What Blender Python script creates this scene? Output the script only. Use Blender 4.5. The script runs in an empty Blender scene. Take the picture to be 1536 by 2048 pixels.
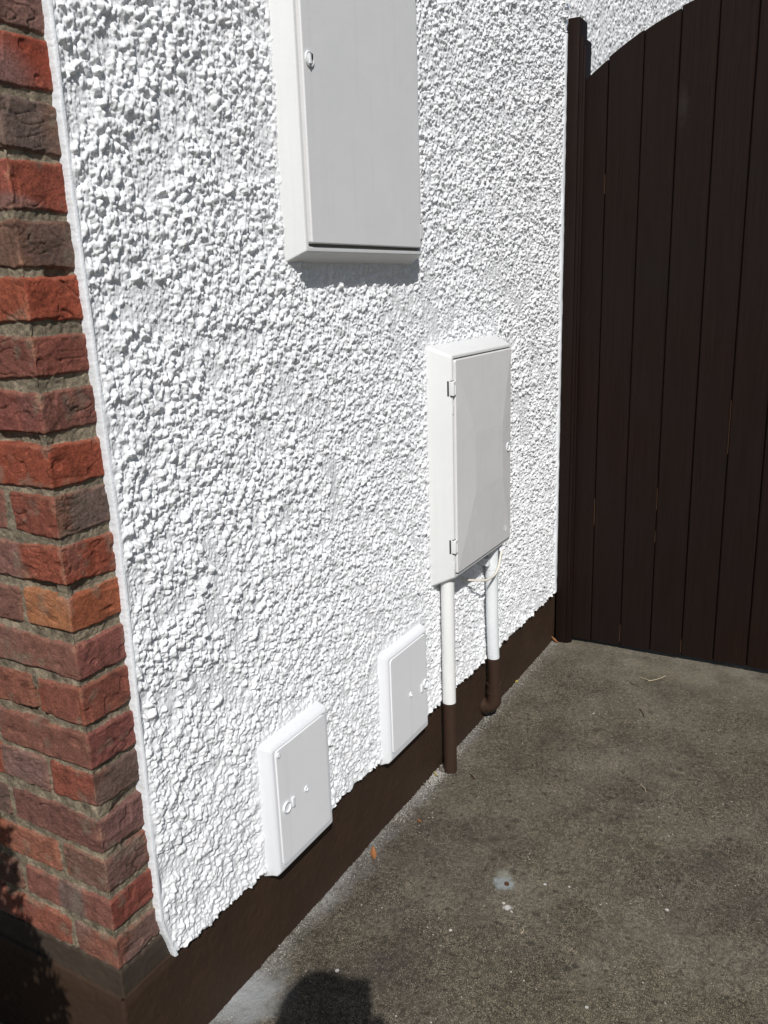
import bpy, bmesh, math, random
import numpy as np
from mathutils import Vector, Matrix

random.seed(7)
scene = bpy.context.scene
COL = scene.collection

# ------------------------------------------------------------------ camera
cam_data = bpy.data.cameras.new("camera")
cam = bpy.data.objects.new("camera", cam_data)
COL.objects.link(cam)
CAM = Vector((-0.7683, -0.9803, 1.0853))
RC = Matrix(((0.49657897, 0.24093809, -0.83388139),
             (-0.86732868, 0.10019707, -0.48754642),
             (-0.03391604, 0.96535454, 0.25872828)))
cam.matrix_world = Matrix.Translation(CAM) @ RC.to_4x4()
cam_data.sensor_fit = 'VERTICAL'
cam_data.sensor_height = 36.0
cam_data.lens = 1686.33 / 2048 * 36.0
cam_data.clip_start = 0.01
cam_data.clip_end = 500
scene.camera = cam

# ------------------------------------------------------------------ light
SUN = Vector((-1.4, -1.0, 1.65)).normalized()      # towards the sun
sun_data = bpy.data.lights.new("sun", 'SUN')
sun_data.energy = 5.0
sun_data.angle = math.radians(0.5)
sun_data.color = (1.0, 0.975, 0.94)
sun = bpy.data.objects.new("sun", sun_data)
sun.rotation_euler = SUN.to_track_quat('Z', 'Y').to_euler()
COL.objects.link(sun)
world = bpy.data.worlds.new("World")
scene.world = world
world.use_nodes = True
wn = world.node_tree
bg = wn.nodes["Background"]
sky = wn.nodes.new("ShaderNodeTexSky")
sky.sky_type = 'NISHITA'
sky.sun_disc = False
sky.sun_elevation = math.asin(SUN.z)
sky.sun_rotation = math.atan2(SUN.x, SUN.y)
bg.inputs[1].default_value = 0.06
wn.links.new(sky.outputs[0], bg.inputs[0])
scene.view_settings.view_transform = 'Standard'
scene.view_settings.look = 'None'
scene.view_settings.exposure = -0.20
scene.view_settings.gamma = 1.0

# ------------------------------------------------------------------ noise helpers
_rng = np.random.RandomState(11)
_P = _rng.permutation(4096)
_V = _rng.rand(4096) * 2 - 1


def _h(ix, iy, iz):
    a = _P[ix & 4095]
    b = _P[(a + iy) & 4095]
    return _V[_P[(b + iz) & 4095]]


def noise(x, y, z=0.0):
    """smooth value noise -1..1 (numpy, any shape)"""
    x = np.asarray(x, float); y = np.asarray(y, float)
    x, y, z = np.broadcast_arrays(x, y, np.asarray(z, float))
    x0 = np.floor(x).astype(int); y0 = np.floor(y).astype(int); z0 = np.floor(z).astype(int)
    fx = x - x0; fy = y - y0; fz = z - z0
    fx = fx * fx * (3 - 2 * fx); fy = fy * fy * (3 - 2 * fy); fz = fz * fz * (3 - 2 * fz)
    if not np.any(fz):
        a = _h(x0, y0, z0) * (1 - fx) + _h(x0 + 1, y0, z0) * fx
        b = _h(x0, y0 + 1, z0) * (1 - fx) + _h(x0 + 1, y0 + 1, z0) * fx
        return a * (1 - fy) + b * fy
    r = 0
    for dz, wz in ((0, 1 - fz), (1, fz)):
        a = _h(x0, y0, z0 + dz) * (1 - fx) + _h(x0 + 1, y0, z0 + dz) * fx
        b = _h(x0, y0 + 1, z0 + dz) * (1 - fx) + _h(x0 + 1, y0 + 1, z0 + dz) * fx
        r = r + wz * (a * (1 - fy) + b * fy)
    return r


def fbm(x, y, z=0.0, octs=3):
    r = 0; a = 1.0; t = 0
    for k in range(octs):
        r = r + a * noise(x * 2 ** k + 17.3 * k, y * 2 ** k + 5.1 * k, z)
        t += a; a *= 0.5
    return r / t


def sstep(a, b, x):
    t = np.clip((x - a) / (b - a), 0, 1)
    return t * t * (3 - 2 * t)


def s2l(c):
    c = np.asarray(c, float) / 255.0
    return np.where(c <= 0.04045, c / 12.92, ((c + 0.055) / 1.055) ** 2.4)


# ------------------------------------------------------------------ object helpers
def tag(o, label=None, cat=None, group=None, kind=None):
    if label: o["label"] = label
    if cat: o["category"] = cat
    if group: o["group"] = group
    if kind: o["kind"] = kind
    return o


def empty(name, loc, label, cat, group=None):
    o = bpy.data.objects.new(name, None)
    o.empty_display_size = 0.05
    o.location = loc
    COL.objects.link(o)
    return tag(o, label, cat, group)


def link(name, me, mat, parent=None):
    o = bpy.data.objects.new(name, me)
    COL.objects.link(o)
    if mat is not None:
        if isinstance(mat, (list, tuple)):
            for m in mat: me.materials.append(m)
        else:
            me.materials.append(mat)
    if parent is not None:
        o.parent = parent
        bpy.context.view_layer.update()
        o.matrix_parent_inverse = Matrix.Translation(-Vector(parent.location))
    return o


def smooth(me, ang=40):
    me.polygons.foreach_set('use_smooth', np.ones(len(me.polygons), bool))
    if ang: me.set_sharp_from_angle(angle=math.radians(ang))


def grid_mesh(name, P, keep=None):
    """P: (rows, cols, 3) array -> quad mesh"""
    n, m, _ = P.shape
    me = bpy.data.meshes.new(name)
    idx = np.arange(n * m).reshape(n, m)
    q = np.stack([idx[:-1, :-1], idx[:-1, 1:], idx[1:, 1:], idx[1:, :-1]], -1)
    if keep is not None: q = q[keep]
    q = q.reshape(-1, 4)
    me.vertices.add(n * m)
    me.vertices.foreach_set('co', P.reshape(-1).astype(np.float32))
    me.loops.add(q.size)
    me.loops.foreach_set('vertex_index', q.reshape(-1).astype(np.int32))
    me.polygons.add(len(q))
    me.polygons.foreach_set('loop_start', (np.arange(len(q)) * 4).astype(np.int32))
    me.polygons.foreach_set('loop_total', np.full(len(q), 4, np.int32))
    me.update(calc_edges=True)
    return me


def join_meshes(name, parts):
    """list of (verts Nx3, faces list) -> one mesh"""
    V = []; F = []; off = 0
    for v, f in parts:
        V += [tuple(p) for p in v]
        F += [tuple(i + off for i in q) for q in f]
        off += len(v)
    me = bpy.data.meshes.new(name)
    me.from_pydata(V, [], F)
    me.update()
    return me


def rrect(x0, x1, z0, z1, r, n=6):
    """rounded rectangle outline, counter clockwise seen from -y"""
    pts = []
    r = max(r, 1e-5)
    for cx, cz, a0 in ((x1 - r, z0 + r, -90), (x1 - r, z1 - r, 0), (x0 + r, z1 - r, 90), (x0 + r, z0 + r, 180)):
        for k in range(n + 1):
            a = math.radians(a0 + 90 * k / n)
            pts.append((cx + r * math.cos(a), cz + r * math.sin(a)))
    return pts


def loft(rings, n=6, cap=True, cap0=False):
    """rings: (x0,x1,z0,z1,r,y) back to front"""
    V = []; F = []
    for (x0, x1, z0, z1, r, y) in rings:
        V += [(px, y, pz) for px, pz in rrect(x0, x1, z0, z1, r, n)]
    m = 4 * (n + 1)
    for k in range(len(rings) - 1):
        for i in range(m):
            j = (i + 1) % m
            F.append((k * m + i, k * m + j, (k + 1) * m + j, (k + 1) * m + i))
    if cap: F.append(tuple((len(rings) - 1) * m + i for i in range(m)))
    if cap0: F.append(tuple(reversed(range(m))))
    return V, F


def box(x0, x1, y0, y1, z0, z1):
    V = [(x, y, z) for z in (z0, z1) for y in (y0, y1) for x in (x0, x1)]
    F = [(0, 2, 3, 1), (4, 5, 7, 6), (0, 1, 5, 4), (2, 6, 7, 3), (0, 4, 6, 2), (1, 3, 7, 5)]
    return V, F


def bevel_mesh(me, w, seg=2):
    bm = bmesh.new(); bm.from_mesh(me)
    bmesh.ops.bevel(bm, geom=bm.edges[:], offset=w, segments=seg, profile=0.6, affect='EDGES', clamp_overlap=True)
    bmesh.ops.recalc_face_normals(bm, faces=bm.faces[:])
    bm.to_mesh(me); bm.free()


def tube(path, radii, n=20, cap=True):
    path = [Vector(p) for p in path]
    if not isinstance(radii, (list, tuple)): radii = [radii] * len(path)
    V = []; F = []
    t = (path[1] - path[0]).normalized()
    ref = Vector((0, 0, 1)) if abs(t.z) < 0.9 else Vector((1, 0, 0))
    u = t.cross(ref).normalized()
    for k, p in enumerate(path):
        if k == 0: t = path[1] - path[0]
        elif k == len(path) - 1: t = path[-1] - path[-2]
        else: t = path[k + 1] - path[k - 1]
        t = t.normalized()
        u = (u - t * u.dot(t)).normalized(); w = t.cross(u)
        for i in range(n):
            a = 2 * math.pi * i / n
            V.append(p + (u * math.cos(a) + w * math.sin(a)) * radii[k])
    for k in range(len(path) - 1):
        for i in range(n):
            j = (i + 1) % n
            F.append((k * n + i, k * n + j, (k + 1) * n + j, (k + 1) * n + i))
    if cap:
        F.append(tuple(reversed(range(n)))); F.append(tuple((len(path) - 1) * n + i for i in range(n)))
    return V, F


def spline(pts, n=6):
    pts = [Vector(p) for p in pts]
    P = [pts[0]] + pts + [pts[-1]]
    out = []
    for k in range(1, len(P) - 2):
        for i in range(n):
            t = i / n
            a, b, c, d = P[k - 1], P[k], P[k + 1], P[k + 2]
            out.append(0.5 * ((2 * b) + (c - a) * t + (2 * a - 5 * b + 4 * c - d) * t * t + (3 * b - a - 3 * c + d) * t ** 3))
    out.append(pts[-1])
    return out


def ring(cx, y, cz, R, r, sx=1.0, nseg=32, n=8):
    """embossed ring lying on a plane y=const"""
    V = []; F = []
    for i in range(nseg):
        a = 2 * math.pi * i / nseg
        for j in range(n):
            b = 2 * math.pi * j / n
            rr = R + r * math.cos(b)
            V.append((cx + rr * math.cos(a) * sx, y - r * math.sin(b), cz + rr * math.sin(a)))
    for i in range(nseg):
        for j in range(n):
            F.append((i * n + j, i * n + (j + 1) % n, ((i + 1) % nseg) * n + (j + 1) % n, ((i + 1) % nseg) * n + j))
    return V, F


def disc(cx, y, cz, prof, nseg=24):
    """turned form about the y axis; prof: (radius, dy)"""
    V = []; F = []
    for r, dy in prof:
        for i in range(nseg):
            a = 2 * math.pi * i / nseg
            V.append((cx + r * math.cos(a), y + dy, cz + r * math.sin(a)))
    for k in range(len(prof) - 1):
        for i in range(nseg):
            j = (i + 1) % nseg
            F.append((k * nseg + i, k * nseg + j, (k + 1) * nseg + j, (k + 1) * nseg + i))
    F.append(tuple((len(prof) - 1) * nseg + i for i in range(nseg)))
    return V, F


# ------------------------------------------------------------------ materials
class NB:
    def __init__(self, name, rough=0.6, spec=0.4):
        self.m = bpy.data.materials.new(name); self.m.use_nodes = True
        self.t = self.m.node_tree; self.b = self.t.nodes["Principled BSDF"]
        self.b.inputs["Roughness"].default_value = rough
        self.b.inputs["Specular IOR Level"].default_value = spec
        self.geo = self.n("ShaderNodeNewGeometry")
        self.pos = self.geo.outputs["Position"]

    def n(self, typ, **kw):
        nd = self.t.nodes.new(typ)
        for k, v in kw.items(): setattr(nd, k, v)
        return nd

    def l(self, a, b): self.t.links.new(a, b)

    def mapping(self, scale=(1, 1, 1), loc=(0, 0, 0), rot=(0, 0, 0)):
        mp = self.n("ShaderNodeMapping"); mp.inputs["Scale"].default_value = scale
        mp.inputs["Location"].default_value = loc; mp.inputs["Rotation"].default_value = rot
        self.l(self.pos, mp.inputs[0]); return mp.outputs[0]

    def noise(self, scale, detail=4, rough=0.55, vec=None, dist=0.0):
        nd = self.n("ShaderNodeTexNoise"); nd.inputs["Scale"].default_value = scale
        nd.inputs["Detail"].default_value = detail; nd.inputs["Roughness"].default_value = rough
        nd.inputs["Distortion"].default_value = dist
        self.l(vec or self.pos, nd.inputs["Vector"]); return nd.outputs[0]

    def voro(self, scale, feature='F1', vec=None, out=0):
        nd = self.n("ShaderNodeTexVoronoi"); nd.feature = feature
        nd.inputs["Scale"].default_value = scale
        self.l(vec or self.pos, nd.inputs["Vector"]); return nd.outputs[out]

    def ramp(self, fac, stops):
        r = self.n("ShaderNodeValToRGB"); e = r.color_ramp.elements
        while len(e) < len(stops): e.new(0.5)
        for k, (p, c) in enumerate(stops):
            e[k].position = p; e[k].color = (c, c, c, 1) if isinstance(c, (int, float)) else (*c, 1)
        self.l(fac, r.inputs[0]); return r.outputs[0]

    def mix(self, fac, a, b, mode='MIX'):
        nd = self.n("ShaderNodeMix", data_type='RGBA', blend_type=mode)
        for sock, v in ((nd.inputs[0], fac), (nd.inputs[6], a), (nd.inputs[7], b)):
            if isinstance(v, (int, float)): sock.default_value = v
            elif isinstance(v, (tuple, list)): sock.default_value = (*v, 1)
            else: self.l(v, sock)
        return nd.outputs[2]

    def math(self, op, a, b=0.0, c=0.0, clamp=False):
        nd = self.n("ShaderNodeMath", operation=op); nd.use_clamp = clamp
        for sock, v in zip(nd.inputs, (a, b, c)):
            if isinstance(v, (int, float)): sock.default_value = v
            else: self.l(v, sock)
        return nd.outputs[0]

    def bump(self, h, dist=0.001, strength=1.0, prev=None):
        nd = self.n("ShaderNodeBump"); nd.inputs["Distance"].default_value = dist
        nd.inputs["Strength"].default_value = strength
        self.l(h, nd.inputs["Height"])
        if prev is not None: self.l(prev, nd.inputs["Normal"])
        self.l(nd.outputs[0], self.b.inputs["Normal"]); return nd.outputs[0]

    def color(self, c):
        if isinstance(c, (tuple, list)): self.b.inputs["Base Color"].default_value = (*c, 1)
        else: self.l(c, self.b.inputs["Base Color"])

    def spot(self, x, y, r0, r1, wob=0.0, wscale=60.0, ang=0.0, asp=1.0):
        """soft round mask on the ground about (x,y)"""
        sep = self.n("ShaderNodeSeparateXYZ"); self.l(self.pos, sep.inputs[0])
        dx = self.math('SUBTRACT', sep.outputs[0], x); dy = self.math('SUBTRACT', sep.outputs[1], y)
        ca, sa = math.cos(ang), math.sin(ang)
        u = self.math('ADD', self.math('MULTIPLY', dx, ca), self.math('MULTIPLY', dy, sa))
        v = self.math('MULTIPLY', self.math('SUBTRACT', self.math('MULTIPLY', dy, ca), self.math('MULTIPLY', dx, sa)), asp)
        d = self.math('SQRT', self.math('ADD', self.math('MULTIPLY', u, u), self.math('MULTIPLY', v, v)))
        if wob:
            nz = self.noise(wscale, 3)
            d = self.math('ADD', d, self.math('MULTIPLY', self.math('SUBTRACT', nz, 0.5), wob))
        mr = self.n("ShaderNodeMapRange"); mr.interpolation_type = 'SMOOTHSTEP'
        self.l(d, mr.inputs[0])
        mr.inputs[1].default_value = r0; mr.inputs[2].default_value = r1
        mr.inputs[3].default_value = 1.0; mr.inputs[4].default_value = 0.0
        return mr.outputs[0]


# white masonry paint on the pebbledash
b = NB("white_masonry_paint", 0.55, 0.35)
n1 = b.noise(6, 3); n2 = b.noise(300, 3)
b.color(b.mix(b.math('MULTIPLY', n1, 0.5), (0.79, 0.80, 0.815), (0.735, 0.745, 0.765)))
b.bump(n2, 0.0012, 0.8)
M_RENDER = b.m

b = NB("smooth_white_paint", 0.5, 0.35)
n1 = b.noise(14, 4); n2 = b.noise(240, 4)
b.color(b.mix(b.math('MULTIPLY', n1, 0.6), (0.74, 0.76, 0.785), (0.69, 0.71, 0.74)))
b.bump(n2, 0.0016, 0.7)
M_BEAD = b.m


def plastic(name, c1, c2, rough=0.42, bumpd=0.0003, specks=0.0):
    b = NB(name, rough, 0.4)
    n1 = b.noise(5, 5, 0.6); n2 = b.noise(420, 2); n3 = b.noise(35, 4)
    col = b.mix(b.ramp(n1, [(0.3, 0.0), (0.7, 1.0)]), c1, c2)
    if specks:
        v = b.voro(90); s = b.ramp(v, [(0.0, 1.0), (0.06, 0.0)])
        gate = b.ramp(b.noise(22, 2), [(0.6, 0.0), (0.66, 1.0)])
        col = b.mix(b.math('MULTIPLY', b.math('MULTIPLY', s, gate), specks), col, (0.25, 0.24, 0.22))
    # faint vertical rain streaks
    st = b.ramp(b.noise(1.0, 4, 0.6, b.mapping((45, 45, 1.8))), [(0.54, 0.0), (0.75, 0.45)])
    col = b.mix(b.math('MULTIPLY', st, 0.35), col, (0.50, 0.49, 0.46))
    b.color(col)
    b.l(b.ramp(n3, [(0.3, rough - 0.07), (0.7, rough + 0.1)]), b.b.inputs["Roughness"])
    h = b.math('ADD', n2, b.math('MULTIPLY', n3, 1.5))
    b.bump(h, bumpd, 0.8)
    return b.m


M_BOXA = plastic("aged_white_plastic", (0.72, 0.73, 0.73), (0.69, 0.70, 0.70), 0.45, specks=0.5)
M_DOORA = plastic("aged_grey_white_door", (0.72, 0.72, 0.725), (0.68, 0.685, 0.69), 0.5, specks=0.6)
M_BOXB = plastic("cream_white_plastic", (0.70, 0.71, 0.705), (0.67, 0.68, 0.68), 0.45)
M_DOORB = plastic("pale_grey_door", (0.72, 0.715, 0.71), (0.67, 0.67, 0.665), 0.36)
M_BOXC = plastic("painted_white_cover", (0.74, 0.755, 0.775), (0.71, 0.725, 0.75), 0.45)
M_DOORC = plastic("painted_white_hatch", (0.81, 0.815, 0.83), (0.78, 0.785, 0.80), 0.42)
M_PIPE = plastic("white_pipe_paint", (0.78, 0.785, 0.775), (0.72, 0.73, 0.725), 0.4, 0.0004)
M_PIPE2 = plastic("chalky_white_pipe_paint", (0.76, 0.79, 0.80), (0.68, 0.71, 0.73), 0.5, 0.0006)
M_CABLE = plastic("cream_cable", (0.72, 0.68, 0.60), (0.62, 0.58, 0.50), 0.4, 0.0002)

b = NB("dark_gap", 0.8, 0.1); b.color((0.03, 0.03, 0.03)); M_GAP = b.m
b = NB("grey_metal_lock", 0.4, 0.5); b.color((0.35, 0.34, 0.33)); b.b.inputs["Metallic"].default_value = 0.4; M_LOCK = b.m


def brown(name, c1, c2, rough=0.55, bumpd=0.0015, dust=0.25):
    b = NB(name, rough, 0.18)
    n1 = b.noise(7, 5, 0.6); n2 = b.noise(90, 5, 0.6); n3 = b.noise(420, 2)
    col = b.mix(b.ramp(n1, [(0.3, 0.0), (0.7, 1.0)]), c1, c2)
    sp = b.ramp(b.voro(170), [(0.0, 1.0), (0.10, 0.0)])
    gt = b.ramp(b.noise(40, 3), [(0.52, 0.0), (0.62, 1.0)])
    col = b.mix(b.math('MULTIPLY', b.math('MULTIPLY', sp, gt), dust), col, (0.30, 0.27, 0.23))
    b.color(col)
    b.l(b.ramp(n2, [(0.3, rough - 0.12), (0.7, rough + 0.12)]), b.b.inputs["Roughness"])
    b.bump(b.math('ADD', n2, b.math('MULTIPLY', n3, 0.4)), bumpd, 0.8)
    return b.m


M_PLINTH = brown("brown_masonry_paint", (0.046, 0.027, 0.0165), (0.037, 0.022, 0.015), 0.6)
M_PLINTH2 = brown("weathered_brown_paint", (0.056, 0.042, 0.032), (0.042, 0.031, 0.023), 0.6, dust=0.5)
M_PIPEB = brown("brown_pipe_paint", (0.046, 0.027, 0.018), (0.037, 0.022, 0.016), 0.42, 0.0006)

# bricks: colour of each brick comes from its own attribute, grain from nodes
b = NB("rustic_brick", 0.8, 0.25)
at = b.n("ShaderNodeAttribute", attribute_name="brick_colour")
n1 = b.noise(45, 6, 0.62); n2 = b.noise(320, 4, 0.65); n3 = b.noise(1100, 2)
base = b.mix(0.9, at.outputs[0], b.ramp(n1, [(0.28, 0.50), (0.5, 0.97), (0.75, 1.25)]), 'MULTIPLY')
base = b.mix(0.8, base, b.ramp(n2, [(0.3, 0.45), (0.5, 1.0), (0.72, 1.4)]), 'MULTIPLY')
spk = b.ramp(b.voro(260, vec=b.mapping((1, 1, 0.4))), [(0.0, 1.0), (0.09, 0.0)])
gt = b.ramp(b.noise(70, 2), [(0.55, 0.0), (0.62, 1.0)])
base = b.mix(b.math('MULTIPLY', b.math('MULTIPLY', spk, gt), 0.7), base, (0.62, 0.52, 0.44))
drk = b.ramp(b.voro(190, vec=b.mapping((1, 1, 1), (3.1, 1.7, 0.4))), [(0.0, 1.0), (0.13, 0.0)])
base = b.mix(b.math('MULTIPLY', drk, 0.55), base, (0.03, 0.02, 0.018))
b.color(base)
b.bump(b.math('ADD', n2, b.math('MULTIPLY', n3, 0.5)), 0.0016, 0.9)
M_BRICK = b.m

# dark brown gate stain
b = NB("dark_brown_gate_stain", 0.55, 0.11)
g1 = b.noise(1.0, 6, 0.65, b.mapping((30, 170, 5)), 0.4)
g2 = b.noise(3.0, 4, 0.6)
col = b.mix(b.ramp(g1, [(0.35, 0.0), (0.7, 1.0)]), (0.0105, 0.0056, 0.0042), (0.0150, 0.0080, 0.0060))
col = b.mix(b.ramp(g2, [(0.4, 0.0), (0.7, 0.5)]), col, (0.0100, 0.0078, 0.0074))
sp = b.ramp(b.voro(28), [(0.0, 1.0), (0.035, 0.0)])
gt = b.ramp(b.noise(9, 2), [(0.55, 0.0), (0.6, 1.0)])
col = b.mix(b.math('MULTIPLY', b.math('MULTIPLY', sp, gt), 0.4), col, (0.25, 0.20, 0.15))
# a chalky scuff high on the gate
sepg = b.n("ShaderNodeSeparateXYZ"); b.l(b.pos, sepg.inputs[0])
uy = b.math('MULTIPLY', b.math('SUBTRACT', sepg.outputs[1], -0.375), 38.0)
uz = b.math('MULTIPLY', b.math('SUBTRACT', sepg.outputs[2], 1.60), 11.0)
d2 = b.math('SQRT', b.math('ADD', b.math('MULTIPLY', uy, uy), b.math('MULTIPLY', uz, uz)))
d2 = b.math('ADD', d2, b.math('MULTIPLY', b.math('SUBTRACT', b.noise(60, 4), 0.5), 1.2))
sc_ = b.ramp(d2, [(0.1, 0.55), (0.9, 0.0)])
col = b.mix(b.math('MULTIPLY', sc_, 0.05), col, (0.35, 0.33, 0.30))
b.color(col)
b.l(b.ramp(g1, [(0.3, 0.42), (0.7, 0.6)]), b.b.inputs["Roughness"])
b.bump(g1, 0.0006, 0.8)
M_GATE = b.m
b = NB("bare_orange_wood", 0.7, 0.2); b.color(b.mix(b.noise(120, 3), (0.16, 0.085, 0.045), (0.05, 0.028, 0.018))); M_WOOD = b.m

# concrete ground
b = NB("worn_concrete", 0.85, 0.25)
big = b.noise(1.7, 4, 0.55); mid = b.noise(9, 5, 0.6); fine = b.noise(120, 5, 0.7); grain = b.noise(480, 3, 0.7)
col = b.mix(b.ramp(big, [(0.35, 0.0), (0.65, 1.0)]), (0.090, 0.077, 0.053), (0.087, 0.073, 0.056))
col = b.mix(0.55, col, b.ramp(mid, [(0.30, 0.55), (0.5, 1.0), (0.70, 1.55)]), 'MULTIPLY')
col = b.mix(0.9, col, b.ramp(fine, [(0.32, 0.4), (0.5, 1.0), (0.68, 1.9)]), 'MULTIPLY')
col = b.mix(1.0, col, b.ramp(grain, [(0.38, 0.35), (0.5, 1.0), (0.62, 2.2)]), 'MULTIPLY')
lightp = b.ramp(b.noise(4.2, 5, 0.6, b.mapping(loc=(5, 2, 0))), [(0.48, 0.0), (0.66, 0.55)])
col = b.mix(lightp, col, b.mix(0.8, (0.165, 0.145, 0.11), b.ramp(fine, [(0.32, 0.45), (0.5, 1.0), (0.68, 1.6)]), 'MULTIPLY'))
darkp = b.ramp(b.noise(2.6, 4, 0.6, b.mapping(loc=(1, 8, 0))), [(0.50, 0.0), (0.66, 0.55)])
col = b.mix(darkp, col, b.mix(0.8, (0.060, 0.050, 0.043), b.ramp(fine, [(0.32, 0.45), (0.5, 1.0), (0.68, 1.8)]), 'MULTIPLY'))
# damp-looking darker blotches
bl = b.ramp(b.voro(17, 'SMOOTH_F1'), [(0.10, 1.0), (0.24, 0.0)])
blg = b.ramp(b.noise(3.2, 3, vec=b.mapping(loc=(2.2, 0.3, 0))), [(0.50, 0.0), (0.60, 1.0)])
col = b.mix(b.math('MULTIPLY', b.math('MULTIPLY', bl, blg), 0.6), col, (0.040, 0.032, 0.025))
# pale and dark aggregate specks of two sizes
for sc, r, dens, c, amt, off in ((250, 0.24, 0.46, (0.42, 0.36, 0.27), 0.85, 0.0), (130, 0.15, 0.50, (0.50, 0.45, 0.36), 0.9, 4.0),
                                 (180, 0.26, 0.46, (0.020, 0.017, 0.013), 0.8, 8.0), (75, 0.17, 0.50, (0.022, 0.018, 0.013), 0.75, 2.0), (36, 0.24, 0.49, (0.036, 0.029, 0.021), 0.75, 5.0), (20, 0.20, 0.53, (0.036, 0.030, 0.023), 0.7, 7.0),
                                 (48, 0.10, 0.52, (0.66, 0.62, 0.55), 0.95, 6.0), (95, 0.10, 0.50, (0.55, 0.50, 0.42), 0.95, 3.0)):
    vec = b.mapping(loc=(off, off * 0.7, 0))
    dst = b.math('ADD', b.voro(sc, vec=vec), b.math('MULTIPLY', b.math('SUBTRACT', b.noise(sc * 2.3, 1), 0.5), r * 0.9))
    s = b.ramp(dst, [(r * 0.5, 1.0), (r, 0.0)])
    gt = b.ramp(b.noise(sc * 0.22, 2, vec=vec), [(dens, 0.0), (dens + 0.05, 1.0)])
    col = b.mix(b.math('MULTIPLY', b.math('MULTIPLY', s, gt), amt), col, c)
# paler worn strip beside the gate and chalky bloom along the foot of the wall
sepp = b.n("ShaderNodeSeparateXYZ"); b.l(b.pos, sepp.inputs[0])
px_, py_ = sepp.outputs[0], sepp.outputs[1]
edge = b.math('ADD', b.math('SUBTRACT', 2.20, px_), b.math('MULTIPLY', b.math('SUBTRACT', b.noise(8, 4), 0.5), 0.35))
em = b.ramp(edge, [(0.02, 1.0), (0.32, 0.0)])
col = b.mix(b.math('MULTIPLY', em, b.ramp(mid, [(0.35, 0.15), (0.65, 0.6)])), col, (0.21, 0.19, 0.145))
wallm = b.math('ADD', b.math('MULTIPLY', py_, -1.0), b.math('MULTIPLY', b.math('SUBTRACT', b.noise(14, 5, 0.65), 0.5), 0.085))
wm = b.ramp(wallm, [(0.0, 1.0), (0.055, 0.0)])
wg = b.ramp(b.noise(3.1, 3), [(0.40, 0.15), (0.60, 1.0)])
col = b.mix(b.math('MULTIPLY', b.math('MULTIPLY', b.math('MULTIPLY', wm, wg), b.ramp(b.math('MULTIPLY', px_, 0.5), [(0.5, 0.65), (0.75, 0.2)])), b.ramp(fine, [(0.35, 0.4), (0.55, 1.0)])), col, (0.33, 0.33, 0.33))
st = b.spot(0.27, -0.02, 0.02, 0.12, 0.10, 25, ang=-0.3, asp=1.3)
col = b.mix(b.math('MULTIPLY', st, 0.62), col, (0.40, 0.42, 0.43))
# blue-white patch with a rusty plug, splash of white below it, drips
sp1 = b.spot(0.815, -0.345, 0.012, 0.032, 0.040, 75)
col = b.mix(b.math('MULTIPLY', sp1, 0.75), col, (0.30, 0.34, 0.34))
sp1b = b.spot(0.845, -0.333, 0.004, 0.026, 0.02, 70)
col = b.mix(b.math('MULTIPLY', sp1b, 0.5), col, (0.33, 0.33, 0.28))
sp2 = b.spot(0.816, -0.352, 0.0065, 0.0095, 0.010, 180, ang=0.5, asp=1.5)
col = b.mix(sp2, col, (0.085, 0.035, 0.018))
for x, y, r, wv in ((0.744, -0.383, 0.0095, 0.022), (0.736, -0.396, 0.004, 0.012), (0.7535, -0.370, 0.004, 0.012),
                    (0.8546, -0.4323, 0.0045, 0.001), (0.872, -0.485, 0.0032, 0.001), (0.62, -0.30, 0.004, 0.004), (0.9, -0.7, 0.005, 0.005),
                    (0.41, -0.14, 0.005, 0.004), (1.7, -0.30, 0.004, 0.002), (0.56, -0.62, 0.004, 0.004)):
    s = b.spot(x, y, r * 0.7, r, wv, 260)
    col = b.mix(b.math('MULTIPLY', s, 0.85), col, (0.62, 0.60, 0.57))
for x, y, r in ((0.958, -0.262, 0.020), (0.985, -0.300, 0.014), (1.19, -0.44, 0.016), (1.16, -0.50, 0.018), (1.05, -0.28, 0.014),
                (1.10, -0.62, 0.02), (0.93, -0.22, 0.012), (1.6, -0.34, 0.016), (1.85, -0.26, 0.016), (1.45, -0.6, 0.02),
                (0.92, -0.30, 0.013), (1.33, -0.31, 0.015)):
    s = b.spot(x, y, r * 0.3, r, r * 0.8, 90, ang=0.6, asp=0.7)
    col = b.mix(b.math('MULTIPLY', s, 0.55), col, (0.038, 0.029, 0.021))
b.color(col)
b.bump(b.math('ADD', b.math('MULTIPLY', fine, 1.2), b.math('MULTIPLY', grain, 0.8)), 0.0022, 0.9)
M_GROUND = b.m

b = NB("grit", 0.8, 0.3)
oi = b.noise(900, 1)
b.color(b.ramp(oi, [(0.35, (0.08, 0.07, 0.06)), (0.5, (0.26, 0.24, 0.21)), (0.62, (0.60, 0.58, 0.55))]))
M_GRIT = b.m
b = NB("dry_leaf", 0.6, 0.3); b.color(b.mix(b.noise(160, 4), (0.36, 0.15, 0.05), (0.16, 0.07, 0.03))); M_LEAF = b.m
b = NB("yellow_leaf", 0.6, 0.3); b.color(b.mix(b.noise(160, 4), (0.45, 0.36, 0.07), (0.22, 0.20, 0.05))); M_YLEAF = b.m
b = NB("straw", 0.6, 0.3); b.color(b.mix(b.noise(160, 3), (0.55, 0.47, 0.32), (0.35, 0.29, 0.18))); M_STRAW = b.m
b = NB("dark_twig", 0.6, 0.3); b.color(b.mix(b.noise(160, 3), (0.09, 0.02, 0.015), (0.03, 0.015, 0.01))); M_TWIG = b.m

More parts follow.
